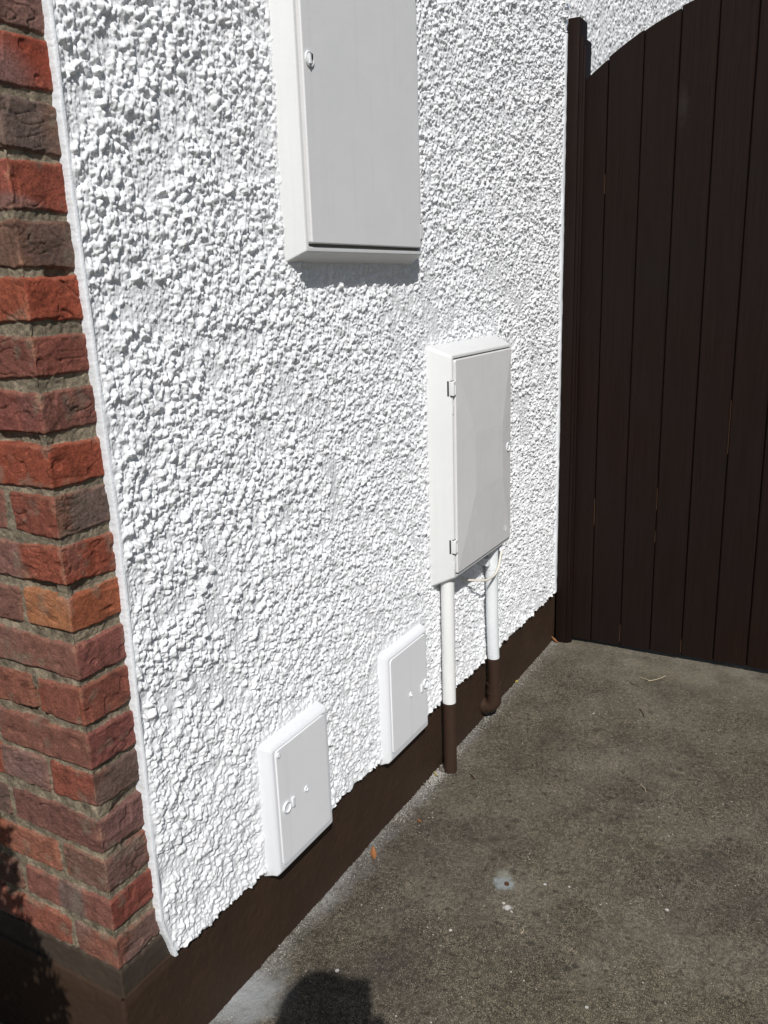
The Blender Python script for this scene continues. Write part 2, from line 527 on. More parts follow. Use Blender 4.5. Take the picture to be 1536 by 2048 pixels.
# ------------------------------------------------------------------ dimensions (metres)
ZG = -0.28          # ground
YB = 0.0105         # brick face (render face is y = 0)
XE_Z = [-0.07, -0.043, -0.002, 0.03, 0.25, 0.498, 0.712, 0.871, 1.034, 1.219, 1.459, 2.6]
XE_X = [0.116, 0.1086, 0.0969, 0.0905, 0.092, 0.0947, 0.0988, 0.0964, 0.0927, 0.0892, 0.0895, 0.0895]
def xe(z): return np.interp(z, XE_Z, XE_X)
A = dict(x=0.5907, w=0.4685, z=1.1527, h=0.78, d=0.0382, s=0.0197)
B = dict(x=1.1674, w=0.3998, z=0.3212, h=0.5898, d=0.0601, s=0.0259)
C = dict(x=0.3870, w=0.1946, z=-0.0689, h=0.2790, d=0.0305, s=0.0110)
D = dict(x=0.8610, w=0.2037, z=-0.0716, h=0.2785, d=0.0240, s=0.0125)

# ================================================================== GROUND
gx = np.concatenate([[-60, -20, -5, -1.5], np.arange(-0.45, 2.6, 0.0045), [3.2, 6, 20, 60]])
gy = np.concatenate([[-60, -20, -5, -2.2], np.arange(-1.25, 0.03, 0.0045), [0.6, 3, 20, 60]])
X, Y = np.meshgrid(gx, gy)
Z = 0.0030 * fbm(X * 5, Y * 5, 0, 3) + 0.0010 * fbm(X * 60, Y * 60, 0, 3)
inside = sstep(-0.45, -0.3, X) * (1 - sstep(2.4, 2.55, X)) * sstep(-1.25, -1.1, Y)
lip = np.exp(-np.maximum(0.006 - Y, 0) / 0.012) * (0.0045 + 0.005 * fbm(X * 30, Y * 30, 0, 3))
Z = (Z + np.where(Y < 0.03, lip, 0)) * inside + ZG
me = grid_mesh("ground", np.stack([X, Y, Z], -1))
smooth(me, 0)
ground = link("ground", me, M_GROUND)
tag(ground, kind="structure")

# ================================================================== HOUSE WALL
house = empty("house_wall", (0, 0, ZG), "white pebbledashed house wall with a red brick corner and brown painted plinth", "wall")

# ---- pebbledash as real relief
def axis(segs):
    out = []
    for a, c, s0, s1 in segs:
        x = a
        while x < c:
            out.append(x); x += s0 + (s1 - s0) * (x - a) / (c - a)
    return np.array(out)


def zbot(x): return np.interp(x, [0.11, 0.3, 1.1, 1.5, 2.15], [-0.055, -0.066, -0.067, -0.069, -0.074]) + 0.004 * noise(x * 30, 0 * x + 3.3) + 0.0035 * noise(x * 110, 0 * x + 8.1)


def stamp_stones(H, xs, zs, rng, count, xr, zr, rfun, hfun, dens):
    cx = rng.uniform(xr[0], xr[1], count); cz = rng.uniform(zr[0], zr[1], count)
    keep = rng.rand(count) < dens(cx, cz)
    cx = cx[keep]; cz = cz[keep]
    rr = rfun(rng, len(cx), cx, cz); hh = hfun(rng, rr)
    order = np.argsort(rr)[::-1]
    for i in order:
        x, z, r, h = cx[i], cz[i], rr[i], hh[i]
        i0 = np.searchsorted(xs, x - 1.9 * r); i1 = np.searchsorted(xs, x + 1.9 * r)
        j0 = np.searchsorted(zs, z - 1.9 * r); j1 = np.searchsorted(zs, z + 1.9 * r)
        if i1 - i0 < 1 or j1 - j0 < 1: continue
        dx = (xs[i0:i1] - x)[None, :] / r; dz = (zs[j0:j1] - z)[:, None] / r
        # convex chip: several facet planes round a tilted top
        K = 5
        an = (np.arange(K) + rng.uniform(-0.35, 0.35, K)) * (2 * math.pi / K) + rng.uniform(0, 6.28)
        rho = rng.uniform(0.62, 1.25, K)
        if rng.rand() < 0.35: rho = rho * (1 + 0.55 * np.abs(np.sin(an)))      # paint-dragged, taller than wide
        q = np.max((dx[None] * np.cos(an)[:, None, None] + dz[None] * np.sin(an)[:, None, None]) / rho[:, None, None], 0)
        p0 = rng.uniform(0.0, 0.55)
        tx, tz = rng.uniform(-0.55, 0.55, 2)
        cap = h * np.clip((1 - q) / (1 - p0), 0, 1) ** 0.7 * np.clip(1 + tx * dx + tz * dz, 0.25, 2)
        sub = H[j0:j1, i0:i1]
        base = sub[(j1 - j0) // 2, (i1 - i0) // 2]
        lift = np.where(q < 1, np.minimum(base, 0.0045) * 0.72 + cap, -1)
        np.maximum(sub, lift, out=sub)


def relief(xs, zs, seed, zlo):
    rng = np.random.RandomState(seed)
    X, Zz = np.meshgrid(xs, zs)
    H = 0.0016 * fbm(X * 22, Zz * 22, 0, 3) + 0.0008 * noise(X * 300, Zz * 55) + 0.0007 * noise(X * 260, Zz * 260) + 0.0009 * fbm(X * 90, Zz * 70, 0, 2)
    area = (xs[-1] - xs[0]) * (zs[-1] - zs[0])
    near = lambda x: 1 - sstep(0.1, 1.1, x)

    def dens(cx, cz):
        d = 0.46 + 0.95 * fbm(cx * 17, cz * 17, 0, 2) + 0.45 * fbm(cx * 5 + 9, cz * 5, 0, 2)
        d = d + 0.22 * (1 - near(cx)) + 0.16 * (1 - sstep(0.0, 0.7, cz)) - 0.08 * near(cx) * sstep(0.6, 1.2, cz)
        return np.clip(d, 0.05, 1)

    def r1(rng, n, cx, cz): return rng.gamma(2.8, 0.00132, n).clip(0.0016, 0.0085) * (0.62 + 0.26 * near(cx))
    def h1(rng, r): return r * rng.uniform(0.6, 1.6, len(r)) * (0.0035 / r) ** 0.25
    stamp_stones(H, xs, zs, rng, int(area * 60000), (xs[0], xs[-1]), (zs[0], zs[-1]), r1, h1, dens)
    # finer chips everywhere
    def r2(rng, n, cx, cz): return rng.uniform(0.0013, 0.0026, n) * 1.1
    stamp_stones(H, xs, zs, rng, int(area * 36000), (xs[0], xs[-1]), (zs[0], zs[-1]), r2, lambda g, r: r * g.uniform(0.5, 1.0, len(r)), lambda a, c: 0.75 + 0 * a)
    # thick paint softens everything a little, more so low on the wall
    H += sstep(0.0012, 0.003, H) * (0.0007 * noise(X * 380, Zz * 380) + 0.0007 * fbm(X * 170, Zz * 170, 0, 2))
    H *= 1 + 0.45 * sstep(0.7, 2.1, X)
    K = H.copy()
    K[1:-1, 1:-1] = (H[1:-1, 1:-1] * 4 + H[:-2, 1:-1] + H[2:, 1:-1] + H[1:-1, :-2] + H[1:-1, 2:]) / 8
    K2 = K.copy()
    for _ in range(1):
        K2[1:-1, 1:-1] = (K2[1:-1, 1:-1] * 2 + K2[:-2, 1:-1] + K2[2:, 1:-1] + K2[1:-1, :-2] + K2[1:-1, 2:]) / 6
    low = (1 - sstep(0.0, 0.45, Zz)) * (1 - 0.6 * sstep(0.6, 1.6, X))
    H = K * (1 - low) + 0.80 * (K2 * 1.0 + 0.0015 * (1 - np.abs(fbm(X * 75, Zz * 75, 0, 2)) * 3) + 0.0010 * fbm(X * 240, Zz * 200, 0, 2)) * low
    # lumpy troweling
    H += 0.0028 * fbm(X * 9 + 3, Zz * 9, 0, 2) * near(X)
    return X, Zz, H


xs = axis([(0.094, 2.205, 0.00125, 0.0034)])
zs = axis([(-0.063, 2.0, 0.0014, 0.0017), (2.0, 2.7, 0.004, 0.02)])
X, Zz, H = relief(xs, zs, 5, -0.063)
# fade out at the left bead and the sealant by the gate post
fl = sstep(-0.001, 0.009, X - (xe(Zz) + 0.006 + 0.0015 * noise(Zz * 60, X * 0)))
fr = 1 - sstep(2.165, 2.18, X + 0.004 * noise(Zz * 25, X * 0)) * (Zz < 1.86)
H = H * (0.12 + 0.88 * fl) * (0.15 + 0.85 * fr)
# smears of filler round the boxes
def near_box(bx, m):
    dx = np.maximum(np.maximum(bx['x'] - bx['s'] - X, X - bx['x'] - bx['w'] - bx['s']), 0)
    dz = np.maximum(np.maximum(bx['z'] - bx['s'] - Zz, Zz - bx['z'] - bx['h'] - bx['s']), 0)
    return np.hypot(dx, dz) + 0.006 * noise(X * 45, Zz * 45)
for bx, m, amp in ((A, 0.010, 0.5), (B, 0.008, 0.5), (C, 0.016, 0.45), (D, 0.016, 0.45)):
    d_ = near_box(bx, m)
    H = H * (amp + (1 - amp) * sstep(m * 0.3, m, d_)) + 0.003 * (1 - sstep(m * 0.3, m * 1.2, d_))
# render set back below the tall box to lengthen its cast shadow
H -= 0.003 * np.exp(-((Zz - 1.095) / 0.03) ** 2) * sstep(0.60, 0.66, X) * (1 - sstep(1.06, 1.08, X))
H += 0.006 * np.exp(-(((X - 0.60) / 0.035) ** 2 + ((Zz - 1.105) / 0.03) ** 2))
# bell cast at the foot of the wall
H += 0.004 * np.exp(-(Zz + 0.063) / 0.02) * sstep(0.1, 0.2, X)
ZZ = Zz + (zbot(X) + 0.063) * np.exp(-(Zz + 0.063) / 0.03)
Pp = np.stack([np.maximum(X, xe(ZZ) + 0.004), 0.0028 * fl - H, ZZ], -1)
lo = Pp[0:1].copy(); lo[..., 1] = 0.004; lo[..., 2] += 0.003
lo2 = lo.copy(); lo2[..., 1] = 0.03
Pp = np.concatenate([lo2, lo, Pp], 0)
me = grid_mesh("render_near", Pp)
# beyond the gate
xs2 = axis([(2.205, 5.2, 0.0040, 0.0075)])
zs2 = axis([(1.45, 2.75, 0.0030, 0.0036)])
X2, Z2, H2 = relief(xs2, zs2, 9, 1.5)
me2 = grid_mesh("render_far", np.stack([X2, 0.0028 - H2, Z2], -1))
lowq = grid_mesh("render_hidden", np.array([[[2.205, 0, -0.08], [5.2, 0, -0.08]], [[2.205, 0, 1.45], [5.2, 0, 1.45]]], float))
bm = bmesh.new(); bm.from_mesh(me); bm.from_mesh(me2); bm.from_mesh(lowq); bm.to_mesh(me); bm.free()
smooth(me, 0)
link("pebbledash_render", me, M_RENDER, house)

# ---- smooth plaster bead down the left edge of the render
zz = np.arange(-0.062, 2.7, 0.0025)
prof = [(-0.0004, 0.026), (-0.0002, 0.010), (0.0000, 0.0040), (0.0006, 0.0026), (0.0028, 0.0020), (0.0050, 0.0014), (0.0066, 0.0016), (0.0085, 0.0042), (0.011, 0.008)]
P = np.zeros((len(zz), len(prof), 3))
for k, (dx, dy) in enumerate(prof):
    jag = (0.0005 * noise(zz * 390, 0 * zz + 1.0) * (k < 3) + 0.0005 * noise(zz * 70, 0 * zz)) * (k < 4) + 0.0008 * noise(zz * 40, 0 * zz + k) * (k > 4)
    P[:, k, 0] = xe(zz) + dx + jag
    P[:, k, 1] = dy - 0.0025 - (0.0006 * noise(zz * 12, 0 * zz + 0.4 * k) + 0.00015 * noise(zz * 160, 0 * zz + k * 1.0)) * (k > 1)
    P[:, k, 2] = zz
me = grid_mesh("bead", P); smooth(me, 0)
link("edge_bead", me, M_BEAD, house)

# ---- sealant strip by the gate post
zz = np.arange(-0.07, 1.86, 0.006)
prof = [(2.166, 0.001), (2.170, -0.005), (2.176, -0.0075), (2.184, -0.0075), (2.192, -0.006), (2.199, -0.002)]
P = np.zeros((len(zz), len(prof), 3))
for k, (x, y) in enumerate(prof):
    P[:, k, 0] = x + 0.004 * noise(zz * 14, 0 * zz + 5.0) * (k < 2) + 0.0015 * noise(zz * 50, 0 * zz + k)
    P[:, k, 1] = y - 0.001 * noise(zz * 40, 0 * zz + k)
    P[:, k, 2] = zz
me = grid_mesh("sealant", P); smooth(me, 0)
link("sealant_strip", me, M_BEAD, house)

# ---- brick corner
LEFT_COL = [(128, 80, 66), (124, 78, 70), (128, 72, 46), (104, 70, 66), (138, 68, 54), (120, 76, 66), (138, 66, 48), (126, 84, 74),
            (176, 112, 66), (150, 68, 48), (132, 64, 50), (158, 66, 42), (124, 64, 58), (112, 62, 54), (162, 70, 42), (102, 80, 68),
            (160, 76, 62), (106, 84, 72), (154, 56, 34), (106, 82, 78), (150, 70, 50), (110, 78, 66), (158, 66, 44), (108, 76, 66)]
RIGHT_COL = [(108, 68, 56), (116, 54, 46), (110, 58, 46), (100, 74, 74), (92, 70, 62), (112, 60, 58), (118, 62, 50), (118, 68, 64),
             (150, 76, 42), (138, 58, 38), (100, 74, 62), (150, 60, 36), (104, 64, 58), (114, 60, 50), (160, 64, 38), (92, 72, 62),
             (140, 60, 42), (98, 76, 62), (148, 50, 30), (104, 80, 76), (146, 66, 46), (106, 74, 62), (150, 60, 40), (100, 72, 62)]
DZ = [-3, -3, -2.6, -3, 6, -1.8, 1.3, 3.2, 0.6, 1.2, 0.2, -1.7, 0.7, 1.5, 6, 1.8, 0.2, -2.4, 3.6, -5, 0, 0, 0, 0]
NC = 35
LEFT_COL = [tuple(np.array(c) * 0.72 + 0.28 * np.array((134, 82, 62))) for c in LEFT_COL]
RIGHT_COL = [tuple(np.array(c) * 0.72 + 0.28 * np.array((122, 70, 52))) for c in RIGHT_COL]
rb = np.random.RandomState(21)
R0 = 0.004
yl = np.concatenate([np.arange(1.45, 0.46, -0.006), np.arange(0.46, 0.03, -0.0016), np.arange(0.03, R0, -0.0011)])
arc = np.linspace(0, math.pi / 2, 9)
xr = np.concatenate([np.arange(R0 + 0.001, 0.128, 0.0013)])
# unfolded coordinate s: negative on the left face (s=-y), positive on the right (s=x)
sp_ = []
for v in yl: sp_.append((0, YB + v, -1, 0, -v))
for a in arc: sp_.append((R0 - R0 * math.cos(a), YB + R0 - R0 * math.sin(a), -math.cos(a), -math.sin(a), (a / (math.pi / 4) - 1) * R0))
for v in xr: sp_.append((v, YB, 0, -1, v))
sp_ = np.array(sp_)
zb_ = np.concatenate([np.arange(-0.008, 1.62, 0.0014), np.arange(1.62, 2.6, 0.006)])
S, ZB = np.meshgrid(sp_[:, 4], zb_)
side = (S > 0)
course = np.clip(np.floor((ZB + 0.0 - 0.0) / 0.075).astype(int), 0, NC - 1)
dz = np.array([DZ[k] if k < len(DZ) else 0 for k in range(NC)]) * 0.0008
wob = 0.0016 * noise(S * 9, ZB * 12) + 0.0009 * noise(S * 55, ZB * 55)
H = np.full(S.shape, -1.0)
colr = np.zeros(S.shape + (3,))
mort = s2l((116, 106, 90)) / 0.80
colr[:] = mort
mm = 0.92 + 0.55 * fbm(S * 60, ZB * 60, 3.0, 3)
colr *= mm[..., None]
dist_all = np.full(S.shape, 1e3)
Hm = -0.0048 + 0.0018 * fbm(S * 40, ZB * 40, 0, 3) + 0.0012 * noise(S * 190, ZB * 190)
# deep voids raked out under some bricks
void = sstep(0.30, 0.55, fbm(S * 16 + 40, ZB * 9 + 7, 0, 2))
Hm -= 0.007 * void
extra = [(128, 76, 60), (146, 72, 50), (114, 78, 66), (134, 76, 60), (104, 74, 62), (150, 82, 54)]
for k in range(NC):
    z0 = 0.075 * k + dz[k] + 0.0; z1 = z0 + 0.0605 + rb.uniform(-0.0015, 0.0015)
    bricks = []
    if k % 2 == 0: bricks.append((-0.1025, 0.215)); s = -0.1025
    else: bricks.append((-0.215, 0.1025)); s = -0.215; bricks.append((0.1125, 0.34))
    j = 0
    while s > -1.45:
        L = 0.215
        bricks.append((s - 0.010 - L, s - 0.010)); s -= 0.010 + L; j += 1
    for i, (a, c) in enumerate(bricks):
        a = a + rb.uniform(-0.0015, 0.0015) * (a < 0); c = c + rb.uniform(-0.0015, 0.0015) * (c < 0)
        rows = np.where((zb_ > z0 - 0.01) & (zb_ < z1 + 0.01))[0]
        cols = np.where((sp_[:, 4] > a - 0.01) & (sp_[:, 4] < c + 0.01))[0]
        if len(rows) == 0 or len(cols) == 0: continue
        sl = (slice(rows[0], rows[-1] + 1), slice(cols[0], cols[-1] + 1))
        ss = S[sl]; zz_ = ZB[sl] ; wz = wob[sl]
        tilt = rb.uniform(-0.006, 0.006)
        hs, hz = (c - a) / 2 - 0.0012, (z1 - z0) / 2
        du = np.abs(ss - (a + c) / 2) - hs; dv = np.abs(zz_ - (z0 + z1) / 2 + tilt * (ss - a)) - hz
        rr = 0.0055
        qx = np.maximum(du + rr, 0); qz = np.maximum(dv + rr, 0)
        sd = np.hypot(qx, qz) + np.minimum(np.maximum(du + rr, dv + rr), 0) - rr + wz * 2.0
        inside_ = -sd
        edge_ = sstep(0.0, 0.0042, inside_)
        h = (edge_ ** 0.6) * (0.0072 + Hm[sl] * 0) + Hm[sl] * (1 - edge_) + (edge_) * (-0.0072 + rb.uniform(-0.0012, 0.0012))
        o = rb.uniform(0, 100)
        # rustic drag creases, cracks and pits
        w1 = noise(ss * 26 + zz_ * 34 + o, zz_ * 70 - ss * 22 + o)
        crease = np.exp(-(w1 / 0.085) ** 2) * sstep(-0.1, 0.5, noise(ss * 18 + o * 2, zz_ * 20 + o))
        w2 = noise(ss * 60 + o, zz_ * 110 + o * 3)
        crack = np.exp(-(w2 / 0.10) ** 2) * sstep(0.1, 0.6, noise(ss * 30 + o, zz_ * 30 + o * 1.7))
        rough_k = rb.uniform(0.35, 1.0)
        h += edge_ * rough_k * (-0.0028 * crease - 0.0016 * crack + 0.0024 * fbm(ss * 45 + o, zz_ * 60 + o, 0, 3)
                                + 0.0006 * noise(ss * 260 + o, zz_ * 260))
        h -= edge_ * 0.002 * sstep(0.45, 0.7, noise(ss * 55 + o * 5, zz_ * 55))
        on = inside_ > 0
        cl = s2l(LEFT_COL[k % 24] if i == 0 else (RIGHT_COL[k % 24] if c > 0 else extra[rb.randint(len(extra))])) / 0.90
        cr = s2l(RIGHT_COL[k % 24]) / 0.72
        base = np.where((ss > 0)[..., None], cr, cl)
        if i == 0:
            aw = ((1 - sstep(0.002, 0.011, np.abs(ss + 0.001 + 0.006 * noise(zz_ * 60, ss * 60 + o)))) * 0.55 * sstep(-0.3, 0.4, noise(zz_ * 45 + o, ss * 45)))[..., None]
            base = base * (1 - aw) + aw * s2l((150, 108, 84)) / 0.8
        # kiss marks and paler scuffed arrises belong to the brick face
        km = sstep(0.15, 0.35, noise(ss * 11 + o, zz_ * 6 + o)) * rb.uniform(0.0, 0.75)
        base = base * (1 - km[..., None]) + km[..., None] * base.mean() * np.array([1.16, 0.94, 0.86])
        rim = (1 - sstep(0.002, 0.009, inside_ + 0.004 * noise(ss * 90, zz_ * 90)))[..., None] * 0.33 * sstep(-0.5, 0.4, noise(ss * 30 + o, zz_ * 30))[..., None]
        base = base * (1 - rim) + rim * s2l((142, 98, 76)) / 0.85
        smear = (sstep(0.25, 0.6, fbm(ss * 35 + o, zz_ * 35, 0, 3)) * 0.5)[..., None]
        base = base * (1 - smear) + smear * mort * 0.9
        base = base * (1 - 0.55 * (crease * rough_k)[..., None])
        sat = np.clip((base[..., :1] / (base[..., 1:2] + 1e-4) - 3.0) / 3.0, 0, 1)
        base = base * (1 - 0.22 * sat) + sat * np.array([0.0, 0.004, 0.001])
        lum = base.mean(-1, keepdims=True)
        base = (base * 0.86 + lum * np.array([1.1, 0.98, 0.82]) * 0.14) * 0.88
        Hs = H[sl]; Cs = colr[sl]
        Hs[on] = h[on]; Cs[on] = base[on]
H = np.where(H < -0.5, Hm, H)
P = np.zeros(S.shape + (3,))
P[..., 0] = sp_[None, :, 0] + sp_[None, :, 2] * H
P[..., 1] = sp_[None, :, 1] + sp_[None, :, 3] * H
P[..., 2] = ZB
me = grid_mesh("bricks", P)
ca = me.attributes.new("brick_colour", 'FLOAT_COLOR', 'POINT')
rgba = np.ones((S.size, 4), np.float32); rgba[:, :3] = np.clip(colr.reshape(-1, 3), 0, 1)
ca.data.foreach_set('color', rgba.reshape(-1))
smooth(me, 0)
link("brick_corner", me, M_BRICK, house)

# ---- painted brick course and plinth below
def band(name, x_face, y_face, zlo, zhi, mat, xmax, topfun, amp, nz=26, r=0.004, ledge=0.02):
    yl = np.concatenate([np.arange(1.45, 0.5, -0.02), np.arange(0.5, r, -0.004)])
    arc = np.linspace(0, math.pi / 2, 7)
    xr = np.arange(x_face + r + 0.002, xmax, 0.005)
    rows = []
    for v in yl: rows.append((x_face, y_face + v, -1, 0))
    for a in arc: rows.append((x_face + r - r * math.cos(a), y_face + r - r * math.sin(a), -math.cos(a), -math.sin(a)))
    for v in xr: rows.append((v, y_face, 0, -1))
    rows = np.array(rows)
    zs_ = np.linspace(zlo, zhi, nz)
    s = np.cumsum(np.r_[0, np.hypot(np.diff(rows[:, 0]), np.diff(rows[:, 1]))])
    Sg, Zg_ = np.meshgrid(s, zs_)
    t = topfun(s)[None, :] * ((Zg_ - zlo) / (zhi - zlo)) ** 2
    Hh = amp * (fbm(Sg * 18, Zg_ * 18, 0, 3) + 0.5 * noise(Sg * 110, Zg_ * 110))
    k = (Zg_ - zlo) / (zhi - zlo)
    Hh = Hh - 0.003 * sstep(0.93, 1.0, k)
    P = np.zeros(Sg.shape + (3,))
    P[..., 0] = rows[None, :, 0] + rows[None, :, 2] * Hh
    P[..., 1] = rows[None, :, 1] + rows[None, :, 3] * Hh
    P[..., 2] = Zg_ + t
    top = P[-1:].copy(); top[..., 0] -= rows[None, :, 2] * ledge; top[..., 1] -= rows[None, :, 3] * ledge
    P = np.concatenate([P, top], 0)
    me = grid_mesh(name, P); smooth(me, 0)
    return link(name, me, mat, house)


band("painted_course", 0.0015, YB + 0.0005, -0.068, -0.004, M_PLINTH2, 0.20,
     lambda s: 0.0035 * noise(s * 40, 0 * s) + 0.0035 * noise(s * 150, 0 * s + 4), 0.0012)
band("plinth", -0.006, 0.0060, ZG - 0.03, -0.058, M_PLINTH, 5.2,
     lambda s: 0.0015 * noise(s * 30, 0 * s), 0.0012, nz=60, r=0.007, ledge=0.02)

# ================================================================== BOXES
def frame_body(bx, bev, rin, rout, lipw, recess, gapd):
    x0, x1, z0, z1 = bx['x'], bx['x'] + bx['w'], bx['z'], bx['z'] + bx['h']
    d, s = bx['d'], bx['s']
    rings = [(x0 - s - 0.001, x1 + s + 0.001, z0 - s - 0.001, z1 + s + 0.001, rout, 0.012),
             (x0 - s, x1 + s, z0 - s, z1 + s, rout, 0.0)]
    n = 5
    # straight draft then rounded shoulder
    k0 = 1 - bev / max(d, 1e-4)
    for k in (0.0, 0.5, 1.0):
        f = k * k0
        rings.append((x0 - s * (1 - f), x1 + s * (1 - f), z0 - s * (1 - f), z1 + s * (1 - f), rout, -d * f))
    sb = s * (1 - k0)
    for i in range(1, n + 1):
        a = math.pi / 2 * i / n
        off = (sb) * math.cos(a) - bev * 0.55 * math.sin(a) * (1 if i == n else math.sin(a))
        rings.append((x0 - off, x1 + off, z0 - off, z1 + off, rout, -(d - bev) - bev * math.sin(a)))
    inn = lipw
    rings.append((x0 + inn - 0.0012, x1 - inn + 0.0012, z0 + inn - 0.0012, z1 - inn + 0.0012, rin, -d))
    rings.append((x0 + inn, x1 - inn, z0 + inn, z1 - inn, rin, -d + 0.0012))
    rings.append((x0 + inn, x1 - inn, z0 + inn, z1 - inn, rin, -d + recess))
    return loft(rings, cap=True)


def slab(x0, x1, z0, z1, r, yb, yf, bev=0.002, cap=True):
    rings = [(x0, x1, z0, z1, r, yb), (x0, x1, z0, z1, r, yf + bev)]
    for i in range(1, 5):
        a = math.pi / 2 * i / 4
        o = bev * (1 - math.cos(a))
        rings.append((x0 + o, x1 - o, z0 + o, z1 - o, max(r - o, 0.0006), yf + bev - bev * math.sin(a)))
    if cap: rings.append((x0 + bev + 0.0006, x1 - bev - 0.0006, z0 + bev + 0.0006, z1 - bev - 0.0006, max(r - bev - 0.0006, 0.0005), yf))
    return loft(rings, cap=cap)


def mk(name, parts, mat, parent, ang=35):
    me = join_meshes(name, parts if isinstance(parts, list) else [parts])
    bm = bmesh.new(); bm.from_mesh(me)
    bmesh.ops.recalc_face_normals(bm, faces=bm.faces[:])
    bm.to_mesh(me); bm.free()
    smooth(me, ang)
    return link(name, me, mat, parent)


# --- tall electricity box, upper
ea = empty("meter_box", (A['x'] + A['w'] / 2, 0, A['z']), "tall white plastic meter cupboard with a grey door, highest on the pebbledash wall", "meter box",
           "utility boxes on the white wall")
mk("box_body", frame_body(A, 0.0030, 0.006, 0.004, 0.0085, 0.020, 0), M_BOXA, ea)
yfA = -A['d'] - 0.0055
xa0, xa1, za0, za1 = 0.6035, A['x'] + A['w'] - 0.0125, 1.1670, A['z'] + A['h'] - 0.012
door = mk("door", slab(xa0, xa1, za0, za1, 0.005, -A['d'] + 0.015, yfA, 0.0028), M_DOORA, ea)
lk = mk("lock", [disc(0.6235, yfA, 1.4835, [(0.0135, 0.001), (0.0135, -0.0022), (0.0128, -0.0030), (0.0112, -0.0030), (0.0104, -0.0018)])],
        M_BOXA, door)
mk("lock_cover", [disc(0.6235, yfA - 0.0021, 1.4835, [(0.0100, 0.0004), (0.0098, -0.0008), (0.0075, -0.0016)]),
                 (box(0.6175, 0.6212, yfA - 0.0070, yfA - 0.0035, 1.4750, 1.4905))], M_BOXC, lk)
mk("keyhole", [box(0.6228, 0.6300, yfA - 0.0048, yfA - 0.0036, 1.4835, 1.4925)], M_GAP, lk)
for zc in (1.203, 1.70):
    h_ = mk("hinge", [slab(A['x'] + A['w'] - 0.0165, A['x'] + A['w'] + 0.0008, zc - 0.0165, zc + 0.0165, 0.001, -A['d'] + 0.016, yfA - 0.0004, 0.0012)], M_DOORA, ea)
    for q in (1, -1):
        mk("hinge_gap", box(A['x'] + A['w'] - 0.012, A['x'] + A['w'] + 0.0002, -A['d'] - 0.0008, -A['d'] + 0.004, zc + q * 0.0187 - 0.0019, zc + q * 0.0187 + 0.0019), M_GAP, h_)

# --- deep gas box, right
eb = empty("meter_box", (B['x'] + B['w'] / 2, 0, B['z']), "deep cream meter cupboard with two hinges and a door faceted to imitate a sheen, above the two pipes", "meter box",
           "utility boxes on the white wall")
mk("box_body", frame_body(B, 0.0036, 0.008, 0.008, 0.0075, 0.018, 0), M_BOXB, eb)
bx0, bx1, bz0, bz1 = 1.1785, B['x'] + B['w'] - 0.0100, B['z'] + 0.0105, B['z'] + B['h'] - 0.0110
yfB = -B['d'] - 0.0048
# shallow envelope-like door plateau, shaped so its facets imitate a diagonal sheen
V, F = slab(bx0, bx1, bz0, bz1, 0.007, -B['d'] + 0.014, yfB, 0.003, cap=False)
off = len(V)
i_ = 0.0032
cx0, cx1, cz0, cz1 = bx0 + i_, bx1 - i_, bz0 + i_, bz1 - i_
me_rim = [k for k in range(len(V) - 28, len(V))]
pw, ph = bx1 - bx0, bz1 - bz0
pl = [(bx0 + 0.30 * pw, yfB - 0.0055, bz0 + 0.36 * ph), (bx0 + 0.80 * pw, yfB - 0.0055, bz0 + 0.36 * ph),
      (bx0 + 0.80 * pw, yfB - 0.0055, bz0 + 0.64 * ph), (bx0 + 0.30 * pw, yfB - 0.0055, bz0 + 0.64 * ph)]
V = list(V) + pl
# rim order: bottom-right arc(0-6), top-right(7-13), top-left(14-20), bottom-left(21-27)
r_ = me_rim
F.append((off + 0, off + 1, off + 2, off + 3))
def fan(apex_a, apex_b, arc1, arc2):
    for k in range(len(arc1) - 1): F.append((arc1[k], arc1[k + 1], apex_a))
    F.append((arc1[-1], arc2[0], apex_b, apex_a))
fan(off + 1, off + 2, r_[0:7], r_[7:14])
fan(off + 2, off + 3, r_[7:14], r_[14:21])
fan(off + 3, off + 0, r_[14:21], r_[21:28])
fan(off + 0, off + 1, r_[21:28], r_[0:7])
doorb = mk("door", (V, F), M_DOORB, eb, ang=0.2)
bm = bmesh.new(); bm.from_mesh(doorb.data)
bm.to_mesh(doorb.data); bm.free()
lkb = mk("lock", [disc(1.5290, yfB, 0.616, [(0.0135, 0.003), (0.0135, -0.0040), (0.0125, -0.0050), (0.0100, -0.0050), (0.0092, -0.0030), (0.0070, -0.0024)])], M_BOXC, doorb)
mk("lock_slot", [box(1.5265, 1.5315, yfB - 0.0034, yfB - 0.0020, 0.6110, 0.6135)], M_GAP, lkb)
mk("round_badge", [ring(1.5125, yfB - 0.0006, 0.3735, 0.0115, 0.0008),
                   tube(spline([(1.5095, yfB - 0.001, 0.3785), (1.5125, yfB - 0.001, 0.3800), (1.5150, yfB - 0.001, 0.3765), (1.5100, yfB - 0.001, 0.3730), (1.5150, yfB - 0.001, 0.3700), (1.5130, yfB - 0.001, 0.3665), (1.5095, yfB - 0.001, 0.3680)]), 0.0008, 6)], M_BOXB, doorb)
